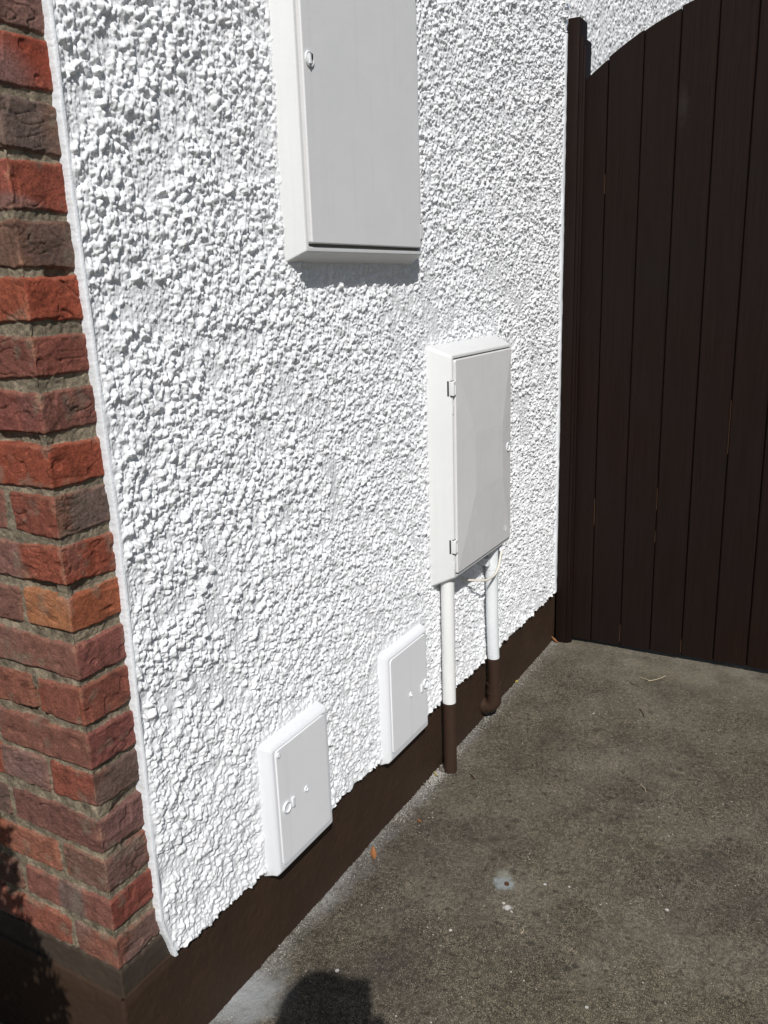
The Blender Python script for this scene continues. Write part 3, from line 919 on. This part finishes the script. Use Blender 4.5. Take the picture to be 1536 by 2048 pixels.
for zc in (0.829, 0.410):
    # knuckle plate wrapping the rim
    h_ = mk("hinge", [slab(B['x'] - 0.0035, B['x'] + 0.0120, zc - 0.0185, zc + 0.0185, 0.0025, -B['d'] + 0.010, yfB - 0.0014, 0.0018),
                      tube([(B['x'] + 0.006, yfB - 0.0006, zc - 0.015), (B['x'] + 0.006, yfB - 0.0006, zc + 0.008)], 0.0028, 12)], M_BOXB, eb)
    for q in (box(B['x'] - 0.0049, B['x'] - 0.0034, -B['d'] + 0.0072, -B['d'] + 0.0125, zc - 0.0190, zc + 0.0190),
              box(B['x'] - 0.0030, B['x'] + 0.009, -B['d'] - 0.0008, -B['d'] + 0.004, zc + 0.0186, zc + 0.0203),
              box(B['x'] - 0.0030, B['x'] + 0.009, -B['d'] - 0.0008, -B['d'] + 0.004, zc - 0.0203, zc - 0.0186)):
        mk("hinge_gap", q, M_GAP, h_)
    mk("hinge_stop", [slab(B['x'] - 0.0005, B['x'] + 0.0070, zc - 0.066, zc - 0.042, 0.001, -B['d'] + 0.004, -B['d'] - 0.0012, 0.0006)], M_BOXB, eb)

# --- two low covers
def cover(bx, label, ringx, ringz, tab, dotp, screw, dx):
    e = empty("service_cover", (bx['x'] + bx['w'] / 2, 0, bx['z']), label, "service cover", "utility boxes on the white wall")
    x0, x1, z0, z1 = bx['x'], bx['x'] + bx['w'], bx['z'], bx['z'] + bx['h']
    d, s = bx['d'], bx['s']
    rings = [(x0 - s - 0.002, x1 + s + 0.002, z0 - s - 0.002, z1 + s + 0.002, 0.005, 0.012), (x0 - s, x1 + s, z0 - s, z1 + s, 0.005, 0.0)]
    bev = 0.0065
    for k in (0.3, 0.6):
        o = s * (1 - 0.55 * k)
        rings.append((x0 - o, x1 + o, z0 - o, z1 + o, 0.005, -(d - bev) * k))
    for i in range(0, 7):
        a = math.pi / 2 * i / 6
        o = s * 0.45 * (1 - math.sin(a)) + bev * 0.55 * (math.cos(a) - 1) * 0.9 + 0.001
        rings.append((x0 - o, x1 + o, z0 - o, z1 + o, 0.005, -(d - bev) - bev * math.sin(a)))
    fx0, fx1, fz0, fz1 = dx
    # narrow groove and raised hatch are real steps
    g = 0.0020
    rings.append((fx0 - g, fx1 + g, fz0 - g, fz1 + g, 0.009, -d - 0.0002))
    rings.append((fx0 - g * 0.8, fx1 + g * 0.8, fz0 - g * 0.8, fz1 + g * 0.8, 0.009, -d + 0.0030))
    body = mk("cover_frame", loft(rings, cap=True), M_BOXC, e)
    yf = -d - 0.0026
    hatch = mk("hatch", slab(fx0, fx1, fz0, fz1, 0.009, -d + 0.0040, yf, 0.0011), M_DOORC, e)
    mk("latch_ring", [disc(ringx, yf, ringz, [(0.0128, 0.001), (0.0128, -0.0030), (0.0120, -0.0038), (0.0104, -0.0038), (0.0099, -0.0030), (0.0096, -0.0006), (0.0060, -0.0003)])], M_BOXC, hatch)
    tx, tz = tab
    mk("latch_tab", slab(tx - 0.0042, tx + 0.0042, tz - 0.0105, tz + 0.0105, 0.0012, yf + 0.001, yf - 0.0038, 0.0008), M_BOXC, hatch)
    mk("centre_stud", disc(dotp[0], yf, dotp[1], [(0.0070, 0.0005), (0.0068, -0.0012), (0.0056, -0.0024), (0.0044, -0.0024), (0.0038, -0.0002)]), M_BOXC, hatch)
    if screw:
        mk("screw", [disc(screw[0], yf, screw[1], [(0.0058, 0.0005), (0.0056, -0.0014), (0.0042, -0.0024), (0.0020, -0.0024), (0.0018, -0.0008)])], M_BOXC, hatch)
    return e


cover(C, "white service cover with a corner screw, nearest to the brick corner", 0.4185, 0.0695, (0.4400, 0.0695), (0.4878, 0.0712), (0.4035, 0.1950),
      (0.3960, 0.5700, -0.0560, 0.2060))
cover(D, "white service cover beside the thick white pipe, no corner screw", 1.0475, 0.0600, (1.0275, 0.0560), (0.9666, 0.0655), None,
      (0.8690, 1.0570, -0.0560, 0.2010))

# ================================================================== PIPES
p1 = empty("drain_pipe", (1.188, -0.028, ZG), "straight pipe running to the ground, white above and brown below, left of the pair", "pipe", "pipes under the deep meter cupboard")
mk("white_length", tube([(1.190, -0.028, 0.33), (1.190, -0.028, 0.1), (1.1905, -0.028, -0.0605)], 0.0188, 32), M_PIPE, p1, 30)
mk("brown_length", tube([(1.1905, -0.028, -0.0605), (1.191, -0.028, -0.18), (1.191, -0.028, ZG - 0.02)], 0.0190, 32), M_PIPEB, p1, 30)
p2 = empty("drain_pipe", (1.500, -0.030, ZG), "chalky white pipe turning into the wall at a brown elbow, right of the pair", "pipe", "pipes under the deep meter cupboard")
mk("white_length", [tube([(1.494, -0.030, 0.33), (1.497, -0.030, 0.1), (1.509, -0.030, -0.056)], 0.0186, 32),
                    tube([(1.4943, -0.030, 0.33), (1.495, -0.030, 0.243)], [0.0194, 0.0194], 32),
                    tube([(1.495, -0.030, 0.236), (1.495, -0.030, 0.216)], [0.0190, 0.0190], 32)], M_PIPE2, p2, 30)
mk("brown_length", tube([(1.509, -0.030, -0.056), (1.514, -0.030, -0.19)], 0.0187, 32), M_PIPEB, p2, 30)
el = [(1.514, -0.030, -0.172), (1.5145, -0.030, -0.196), (1.514, -0.0275, -0.214), (1.512, -0.016, -0.227), (1.510, -0.001, -0.231), (1.508, 0.02, -0.231)]
mk("elbow", [tube(spline(el, 5), [0.0232] * 26, 28), tube([(1.5136, -0.030, -0.150), (1.514, -0.030, -0.180)], 0.0226, 28), tube([(1.5136, -0.030, -0.146), (1.5137, -0.030, -0.152)], 0.0238, 28), tube([(1.514, -0.030, -0.174), (1.514, -0.030, -0.181)], 0.0246, 28),
             tube([(1.51, -0.006, -0.2305), (1.509, 0.004, -0.231)], 0.0265, 28)], M_PIPEB, p2, 35)
mk("pipe_clip", [box(1.458, 1.476, -0.034, 0.004, 0.262, 0.285)], M_PIPE2, p2)

cab = empty("cable", (1.49, -0.05, 0.25), "thin cream cable looping from the deep meter cupboard across the right pipe", "cable")
cp = [(1.530, -0.020, 0.335), (1.524, -0.040, 0.318), (1.516, -0.052, 0.300), (1.500, -0.055, 0.277), (1.487, -0.055, 0.254), (1.458, -0.055, 0.2385),
      (1.412, -0.053, 0.2385), (1.380, -0.040, 0.2440), (1.350, -0.015, 0.2520), (1.335, 0.002, 0.262)]
mk("cable_sheath", tube(spline(cp, 6), 0.0034, 10), M_CABLE, cab, 0)
mk("cable_gland", [tube([(1.530, -0.020, 0.345), (1.525, -0.038, 0.320)], [0.0065, 0.0055], 12), tube([(1.520, -0.046, 0.312), (1.513, -0.052, 0.297)], 0.0045, 12),
                   box(1.522, 1.538, -0.043, -0.037, 0.319, 0.324)], M_BOXC, cab)

# ================================================================== GATE
XG = 2.222
gate = empty("wooden_gate", (XG, -0.58, ZG), "dark brown wooden side gate with an arched top and vertical boards", "gate")
def arch(y): return 1.918 - 0.728 * (y + 0.58) ** 2
boards = []
rg = random.Random(4)
y = -0.0215
for k in range(10):
    ya, yb_ = y, y - 0.1115
    ga = 0.0011 + 0.0007 * rg.random()
    a, c = ya - ga, yb_ + ga
    v = 0.0035
    zb0 = ZG + 0.018 + 0.0012 * k + rg.uniform(-0.001, 0.001)
    nseg = 7
    ys = [a + (c - a) * i / nseg for i in range(nseg + 1)]
    dxk = rg.uniform(-0.0008, 0.0008)
    chip = rg.uniform(-0.004, 0.004)
    cols = [(a, XG + v)] + [(a - v, XG)] + [(yy, XG) for yy in ys[1:-1]] + [(c + v, XG)] + [(c, XG + v)]
    V = []
    for (yy, xx) in cols:
        for z in (zb0, arch(yy) + chip):
            V.append((xx + dxk, yy, z))
    n0 = len(cols)
    for (yy, xx) in reversed(cols):
        for z in (zb0, arch(yy) + chip):
            V.append((XG + 0.019 + dxk, yy, z))
    n = 2 * n0
    F = []
    for i in range(n):
        j = (i + 1) % n
        F.append((2 * i, 2 * i + 1, 2 * j + 1, 2 * j))
    for i in range(n0 - 1):
        F.append((2 * i, 2 * (i + 1), 2 * (n - 2 - i), 2 * (n - 1 - i)))
        F.append((2 * i + 1, 2 * (n - 1 - i) + 1, 2 * (n - 2 - i) + 1, 2 * (i + 1) + 1))
    boards.append((V, F))
    # tongue in the joint
    boards.append(box(XG + 0.008, XG + 0.014, yb_ - 0.004, yb_ + 0.004, zb0 + 0.002, arch(yb_) - 0.012))
    y = yb_
mk("board_panel", boards, M_GATE, gate, 20)
for zc in (ZG + 0.22, 0.75, 1.48):
    mk("ledge", box(XG + 0.0195, XG + 0.045, -1.12, -0.04, zc, zc + 0.10), M_GATE, gate, 20)
# bare wood showing in a few joints where boards have shrunk
sl_ = []
for k, z0, z1 in ((2, ZG + 0.03, ZG + 0.10), (1, 0.20, 0.3), (3, 0.28, 0.36), (5, 0.50, 0.68), (3, 0.16, 0.20), (4, ZG + 0.03, -0.2), (1, 1.36, 1.42)):
    yy = -0.0215 - 0.1115 * k
    mk("bare_joint", box(XG + 0.0022, XG + 0.0075, yy - 0.0004, yy + 0.0004, z0, z1), M_WOOD, gate, 20)

post = empty("gate_post", (2.23, -0.025, ZG), "dark brown square timber gate post fixed against the white wall", "gate post")
me = join_meshes("post", [box(2.190, 2.275, -0.0455, -0.0050, ZG - 0.02, 1.902)])
bevel_mesh(me, 0.0035, 2); smooth(me, 35); link("post", me, M_GATE, post)
me = join_meshes("stop_batten", [box(2.2000, 2.2195, -0.0640, -0.0460, ZG + 0.004, 1.815)])
bevel_mesh(me, 0.002, 2); smooth(me, 35); link("stop_batten", me, M_GATE, post)
me = join_meshes("side_batten", [box(2.1925, 2.286, -0.0570, -0.0462, ZG + 0.004, 1.842)])
bevel_mesh(me, 0.0015, 2); smooth(me, 35); link("side_batten", me, M_GATE, post)
post2 = empty("gate_post", (2.23, -1.17, ZG), "dark brown square timber post at the far free side of the gate", "gate post")
me = join_meshes("post", [box(2.190, 2.275, -1.225, -1.142, ZG - 0.02, 1.902)])
bevel_mesh(me, 0.0035, 2); smooth(me, 35); link("post", me, M_GATE, post2)

# ================================================================== LITTER
def leaf(name, x, y, L, W, ang, curl, mat, label, tilt=0.2, zoff=0.003):
    V = []; F = []
    n = 12; m = 5
    for i in range(n + 1):
        t = i / n
        w = W * math.sin(math.pi * min(1, t * 0.97 + 0.015)) ** 0.8 * (1 - 0.25 * t)
        for j in range(m):
            u = (j / (m - 1) - 0.5) * 2
            V.append(((t - 0.5) * L, u * w / 2, abs(u) * curl * W + curl * L * (t - 0.5) ** 2 * 1.2 + 0.0006 * math.sin(9 * t + 3 * u)))
    for i in range(n):
        for j in range(m - 1):
            F.append((i * m + j, i * m + j + 1, (i + 1) * m + j + 1, (i + 1) * m + j))
    me = join_meshes(name, [(V, F)])
    s = tube([(-0.5 * L, 0, 0.0), (-0.62 * L, 0.001, 0.001), (-0.72 * L, 0.003, 0.003)], 0.0005, 6)
    bm = bmesh.new(); bm.from_mesh(me); t2 = join_meshes("t", [s]); bm.from_mesh(t2); bm.to_mesh(me); bm.free()
    smooth(me, 0)
    o = link(name, me, mat)
    md = o.modifiers.new("thickness", 'SOLIDIFY'); md.thickness = 0.0004
    o.location = (x, y, ZG + zoff); o.rotation_euler = (tilt, -tilt * 0.6, ang)
    return tag(o, label, "leaf", "bits fallen on the concrete")


leaf("fallen_leaf", 0.756, -0.022, 0.036, 0.020, 0.55, 0.22, M_LEAF, "curled orange brown leaf lying by the foot of the plinth", 0.55, 0.008)
leaf("fallen_leaf", 0.930, -0.061, 0.016, 0.010, 1.2, 0.2, M_LEAF, "tiny tan leaf on the concrete between the orange leaf and the straight pipe", 0.3, 0.004)
leaf("fallen_leaf", 1.140, -0.004, 0.022, 0.007, 1.0, 0.2, M_YLEAF, "small yellow green leaf wedged left of the straight pipe base", 0.4, 0.008)
leaf("fallen_leaf", 1.795, 0.002, 0.014, 0.010, 0.2, 0.2, M_YLEAF, "pale yellow leaf scrap at the plinth foot beyond the elbow pipe", 0.3, 0.005)
leaf("fallen_leaf", 2.175, -0.003, 0.034, 0.018, 1.4, 0.3, M_LEAF, "orange leaf standing in the corner against the gate post", 1.0, 0.012)


def twig(pts, r, mat, label):
    me = join_meshes("twig", [tube(spline([(a, b_, ZG + c) for a, b_, c in pts], 5), r, 6)])
    smooth(me, 0)
    o = link("twig", me, mat)
    return tag(o, label, "twig", "bits fallen on the concrete")


twig([(2.000, -0.405, 0.004), (2.020, -0.428, 0.006), (2.045, -0.441, 0.005), (2.068, -0.450, 0.004)], 0.0012, M_STRAW, "bent pale straw on the concrete in front of the gate")
twig([(2.005, -0.412, 0.004), (2.012, -0.39, 0.005), (2.018, -0.372, 0.004)], 0.0008, M_STRAW, "short thin straw touching the bent pale straw")
twig([(1.790, -0.425, 0.003), (1.768, -0.440, 0.005), (1.742, -0.452, 0.003)], 0.0011, M_TWIG, "dark red stalk lying on the concrete nearer than the straws")
twig([(1.965, -0.350, 0.003), (1.950, -0.372, 0.005), (1.945, -0.385, 0.003)], 0.0010, M_TWIG, "blackish twig scrap left of the bent pale straw")
twig([(1.195, -0.088, 0.003), (1.185, -0.100, 0.004), (1.176, -0.112, 0.003)], 0.0012, M_TWIG, "dark twig scrap just right of the straight pipe base")
twig([(0.700, -0.435, 0.003), (0.690, -0.442, 0.004), (0.680, -0.439, 0.003)], 0.0008, M_STRAW, "tiny pale stalk on the concrete below the blue white stain")
twig([(1.36, -0.53, 0.003), (1.345, -0.546, 0.004), (1.33, -0.553, 0.003)], 0.0008, M_STRAW, "tiny pale stalk in the middle of the open concrete")

# loose grit gathered along the foot of the wall
rg2 = np.random.RandomState(3)
V = []; F = []
for i in range(3600):
    if i >= 2600:
        x = 1.165 - abs(rg2.normal(0, 0.05)); y = rg2.uniform(-0.034, 0.006) * rg2.uniform(0.3, 1); r = rg2.uniform(0.0006, 0.0022)
        if i > 3200: x = rg2.uniform(0.9, 1.6)
    elif i < 1900:
        x = rg2.uniform(-0.1, 2.18); y = 0.004 - abs(rg2.normal(0, 0.016)); r = rg2.uniform(0.0005, 0.0017)
        if 1.02 < x < 1.19: y = 0.004 - abs(rg2.normal(0, 0.022)); r *= 1.3
    else:
        x = rg2.uniform(0.0, 2.18); y = rg2.uniform(-1.0, 0.0); r = rg2.uniform(0.0004, 0.0012)
    z = ZG + 0.0012 + 0.006 * math.exp(-max(0.006 - y, 0) / 0.012)
    o = len(V)
    for v in ((1, 0, 0), (0, 1, 0), (-1, 0, 0), (0, -1, 0), (0, 0, 1), (0, 0, -1)):
        q = np.array(v) * r * rg2.uniform(0.6, 1.4, 3) + rg2.uniform(-0.25, 0.25, 3) * r
        V.append((x + q[0], y + q[1], z + q[2]))
    for f in ((0, 1, 4), (1, 2, 4), (2, 3, 4), (3, 0, 4), (1, 0, 5), (2, 1, 5), (3, 2, 5), (0, 3, 5)):
        F.append(tuple(k + o for k in f))
me = bpy.data.meshes.new("grit"); me.from_pydata(V, [], F); me.update()
tag(link("loose_grit", me, M_GRIT), "fine pale grit scattered on the concrete along the plinth", "grit", kind="stuff")

# ================================================================== BUSH (out of frame, shades the brick foot)
b = NB("bush_leaves", 0.5, 0.3); b.color(b.mix(b.noise(40, 3), (0.035, 0.075, 0.022), (0.07, 0.12, 0.035))); M_BUSH = b.m
b = NB("bush_bark", 0.8, 0.2); b.color(b.mix(b.noise(60, 3), (0.10, 0.07, 0.05), (0.05, 0.035, 0.025))); M_BARK = b.m
BC = Vector((-0.66, 0.09, 0.53)); BR = Vector((0.24, 0.37, 0.50))
bush = empty("evergreen_bush", (-0.68, 0.12, ZG), "dense dark green shrub growing in front of the brick corner", "bush")
rt = random.Random(12)
stems = []
for k in range(16):
    a = rt.uniform(0, 2 * math.pi); e = rt.uniform(0.2, 1.0)
    tip = BC + Vector((BR.x * math.cos(a) * e, BR.y * math.sin(a) * e, BR.z * rt.uniform(-0.2, 0.85)))
    root = Vector((-0.68 + rt.uniform(-0.04, 0.04), 0.12 + rt.uniform(-0.04, 0.04), ZG - 0.02))
    midp = root.lerp(tip, 0.5) + Vector((0, 0, 0.08))
    pth = spline([root, midp, tip], 5)
    stems.append(tube(pth, [0.011 * (1 - 0.8 * i / (len(pth) - 1)) for i in range(len(pth))], 7))
mk("stems", stems, M_BARK, bush, 0)
V = []; F = []
for k in range(11000):
    while True:
        v = Vector((rt.uniform(-1, 1), rt.uniform(-1, 1), rt.uniform(-1, 1)))
        if v.length < 1: break
    v = v * (0.80 + 0.20 * v.length)
    wobb = 0.88 + 0.10 * math.sin(5 * v.x + 7 * v.z) + 0.08 * rt.random()
    p = BC + Vector((BR.x * v.x, BR.y * v.y, BR.z * v.z)) * wobb
    d = Vector((rt.gauss(0, 1), rt.gauss(0, 1), rt.gauss(0.4, 1))).normalized()
    s = d.cross(Vector((rt.gauss(0, 1), rt.gauss(0, 1), rt.gauss(0, 1)))).normalized()
    L = rt.uniform(0.024, 0.044); W = L * 0.26
    nn = d.cross(s) * 0.004
    o = len(V)
    V += [p, p + d * L * 0.5 + s * W + nn, p + d * L, p + d * L * 0.5 - s * W + nn]
    F += [(o, o + 1, o + 2), (o, o + 2, o + 3)]
me = bpy.data.meshes.new("foliage"); me.from_pydata([tuple(v) for v in V], [], F); me.update()
link("foliage", me, M_BUSH, bush)

# ================================================================== PHOTOGRAPHER (behind the camera, casts the head and phone shadow)
b = NB("skin", 0.5, 0.3); b.color((0.45, 0.27, 0.20)); M_SKIN = b.m
b = NB("navy_shirt", 0.8, 0.1); b.color((0.03, 0.04, 0.08)); M_SHIRT = b.m
b = NB("dark_hair", 0.6, 0.3); b.color((0.03, 0.02, 0.015)); M_HAIR = b.m
b = NB("phone_black", 0.3, 0.5); b.color((0.02, 0.02, 0.02)); M_PHONE = b.m
right = Vector(RC.col[0]); up = Vector(RC.col[1]); back = Vector(RC.col[2])
ph_c = CAM + right * 0.036 - up * 0.058 + back * 0.010        # lens sits at the phone's top corner
pr = 0.0335; phh = 0.069


def skin_body(name, verts, edges, radii, mat, parent, sub=2):
    me = bpy.data.meshes.new(name)
    me.from_pydata([tuple(v) for v in verts], edges, [])
    o = bpy.data.objects.new(name, me); COL.objects.link(o)
    md = o.modifiers.new("skin", 'SKIN')
    for i, r in enumerate(radii):
        me.skin_vertices[0].data[i].radius = (r, r)
    me.skin_vertices[0].data[0].use_root = True
    s = o.modifiers.new("sub", 'SUBSURF'); s.levels = sub; s.render_levels = sub
    me.materials.append(mat)
    dg = bpy.context.evaluated_depsgraph_get()
    m2 = bpy.data.meshes.new_from_object(o.evaluated_get(dg))
    bpy.data.objects.remove(o)
    m2.polygons.foreach_set('use_smooth', np.ones(len(m2.polygons), bool))
    o = link(name, m2, None, parent)
    return o


fw = Vector((0.863, 0.505, 0)).normalized(); rt_ = Vector((0.505, -0.863, 0)).normalized(); upz = Vector((0, 0, 1))
feet = Vector((CAM.x, CAM.y, ZG)) - fw * 0.43 + rt_ * 0.015
per = empty("person", feet, "person in a navy shirt holding up a phone to photograph the wall", "person")
def pb(f, r, z): return feet + fw * f + rt_ * r + upz * z
jt = {
 'pelvis': (pb(0, 0, 0.90), 0.135), 'waist': (pb(-0.01, 0, 1.05), 0.125), 'chest': (pb(0.0, 0, 1.24), 0.145), 'neck0': (pb(0.02, 0, 1.385), 0.065),
 'neck': (pb(0.05, 0, 1.45), 0.055), 'head0': (pb(0.10, 0, 1.50), 0.075), 'head': (pb(0.11, -0.022, 1.572), 0.088), 'crown': (pb(0.10, -0.022, 1.622), 0.066), 'nose': (pb(0.215, 0, 1.535), 0.014), 'chin': (pb(0.175, 0, 1.475), 0.035),
 'shl': (pb(0.01, -0.17, 1.345), 0.062), 'ell': (pb(0.15, -0.26, 1.10), 0.044), 'wrl': (pb(0.36, -0.10, 1.235), 0.029),
 'shr': (pb(0.01, 0.17, 1.345), 0.062), 'elr': (pb(0.15, 0.25, 1.10), 0.044), 'wrr': (pb(0.36, 0.10, 1.235), 0.029),
 'hil': (pb(0, -0.09, 0.82), 0.095), 'knl': (pb(0.02, -0.10, 0.48), 0.062), 'anl': (pb(-0.01, -0.11, 0.09), 0.043), 'tol': (pb(0.13, -0.12, 0.035), 0.033),
 'hir': (pb(0, 0.09, 0.82), 0.095), 'knr': (pb(0.02, 0.10, 0.48), 0.062), 'anr': (pb(-0.01, 0.11, 0.09), 0.043), 'tor': (pb(0.13, 0.12, 0.035), 0.033)}
E_ = [('pelvis', 'waist'), ('waist', 'chest'), ('chest', 'neck0'), ('neck0', 'neck'), ('neck', 'head0'), ('head0', 'head'), ('head', 'crown'), ('head0', 'chin'), ('head', 'nose'),
      ('chest', 'shl'), ('shl', 'ell'), ('ell', 'wrl'), ('chest', 'shr'), ('shr', 'elr'), ('elr', 'wrr'),
      ('pelvis', 'hil'), ('hil', 'knl'), ('knl', 'anl'), ('anl', 'tol'), ('pelvis', 'hir'), ('hir', 'knr'), ('knr', 'anr'), ('anr', 'tor')]
# hands hold the phone's two long edges: palm behind, fingers over the edge, thumb on the screen side
for sgn, wr in ((-1, 'wrl'), (1, 'wrr')):
    key = 'l' if sgn < 0 else 'r'
    edge_c = ph_c + right * sgn * (pr + 0.012) - up * 0.045
    jt['pa' + key] = (edge_c + back * 0.030 - up * 0.012, 0.024)
    E_.append((wr, 'pa' + key))
    for q in range(4):
        b0 = edge_c + up * (0.034 - 0.020 * q) + back * 0.010 + right * sgn * 0.006
        b1 = edge_c + up * (0.038 - 0.020 * q) - back * 0.016 - right * sgn * 0.004
        b2 = edge_c + up * (0.036 - 0.019 * q) - back * 0.014 - right * sgn * (0.014 + 0.004 * (q in (1, 2)))
        if sgn > 0 and q == 0: b1 = edge_c + up * 0.030 - back * 0.006; b2 = edge_c + up * 0.026 - back * 0.008 - right * 0.006
        n0, n1, n2 = f'f{key}{q}a', f'f{key}{q}b', f'f{key}{q}c'
        jt[n0] = (b0, 0.0095); jt[n1] = (b1, 0.0085); jt[n2] = (b2, 0.0070)
        E_ += [('pa' + key, n0), (n0, n1), (n1, n2)]
    jt['t' + key + 'a'] = (edge_c + back * 0.028 + up * 0.012 - right * sgn * 0.006, 0.011)
    jt['t' + key + 'b'] = (edge_c + back * 0.018 + up * 0.030 - right * sgn * 0.020, 0.0085)
    E_ += [('pa' + key, 't' + key + 'a'), ('t' + key + 'a', 't' + key + 'b')]
names = list(jt); ix = {n: i for i, n in enumerate(names)}
body = skin_body("body", [jt[n][0] for n in names], [(ix[a], ix[c]) for a, c in E_], [jt[n][1] for n in names], M_SKIN, per)
body.data.materials.append(M_SHIRT)
for p in body.data.polygons:
    c = p.center
    zrel = c.z + 0 - ZG if c.z > -5 else 0
    f_ = (Vector(c) - feet).dot(fw)
    if zrel < 1.40 and f_ < 0.30: p.material_index = 1
hv = []; hf = []
hc = jt['head'][0]
for i in range(9):
    th = math.pi * 0.62 * i / 8
    for j in range(20):
        a = 2 * math.pi * j / 20
        hv.append(hc + upz * (0.106 * math.cos(th) + 0.004) + fw * (0.100 * math.sin(th) * math.cos(a) - 0.018) + rt_ * (0.090 * math.sin(th) * math.sin(a)))
for i in range(8):
    for j in range(20):
        hf.append((i * 20 + j, i * 20 + (j + 1) % 20, (i + 1) * 20 + (j + 1) % 20, (i + 1) * 20 + j))
mk("hair", (hv, hf), M_HAIR, per, 0)
# phone, a thing of its own
me = join_meshes("phone", [([tuple(Vector((sx * pr, sz * phh, sy * 0.0037))) for sy in (-1, 1) for sx, sz in ((-1, -1), (1, -1), (1, 1), (-1, 1))],
                            [(3, 2, 1, 0), (4, 5, 6, 7), (0, 1, 5, 4), (1, 2, 6, 5), (2, 3, 7, 6), (3, 0, 4, 7)])])
bevel_mesh(me, 0.003, 2); smooth(me, 40)
phone = link("phone", me, M_PHONE)
phone.matrix_world = Matrix.Translation(ph_c + back * 0.004) @ RC.to_4x4()
tag(phone, "black phone held upright in both hands of the person", "phone")
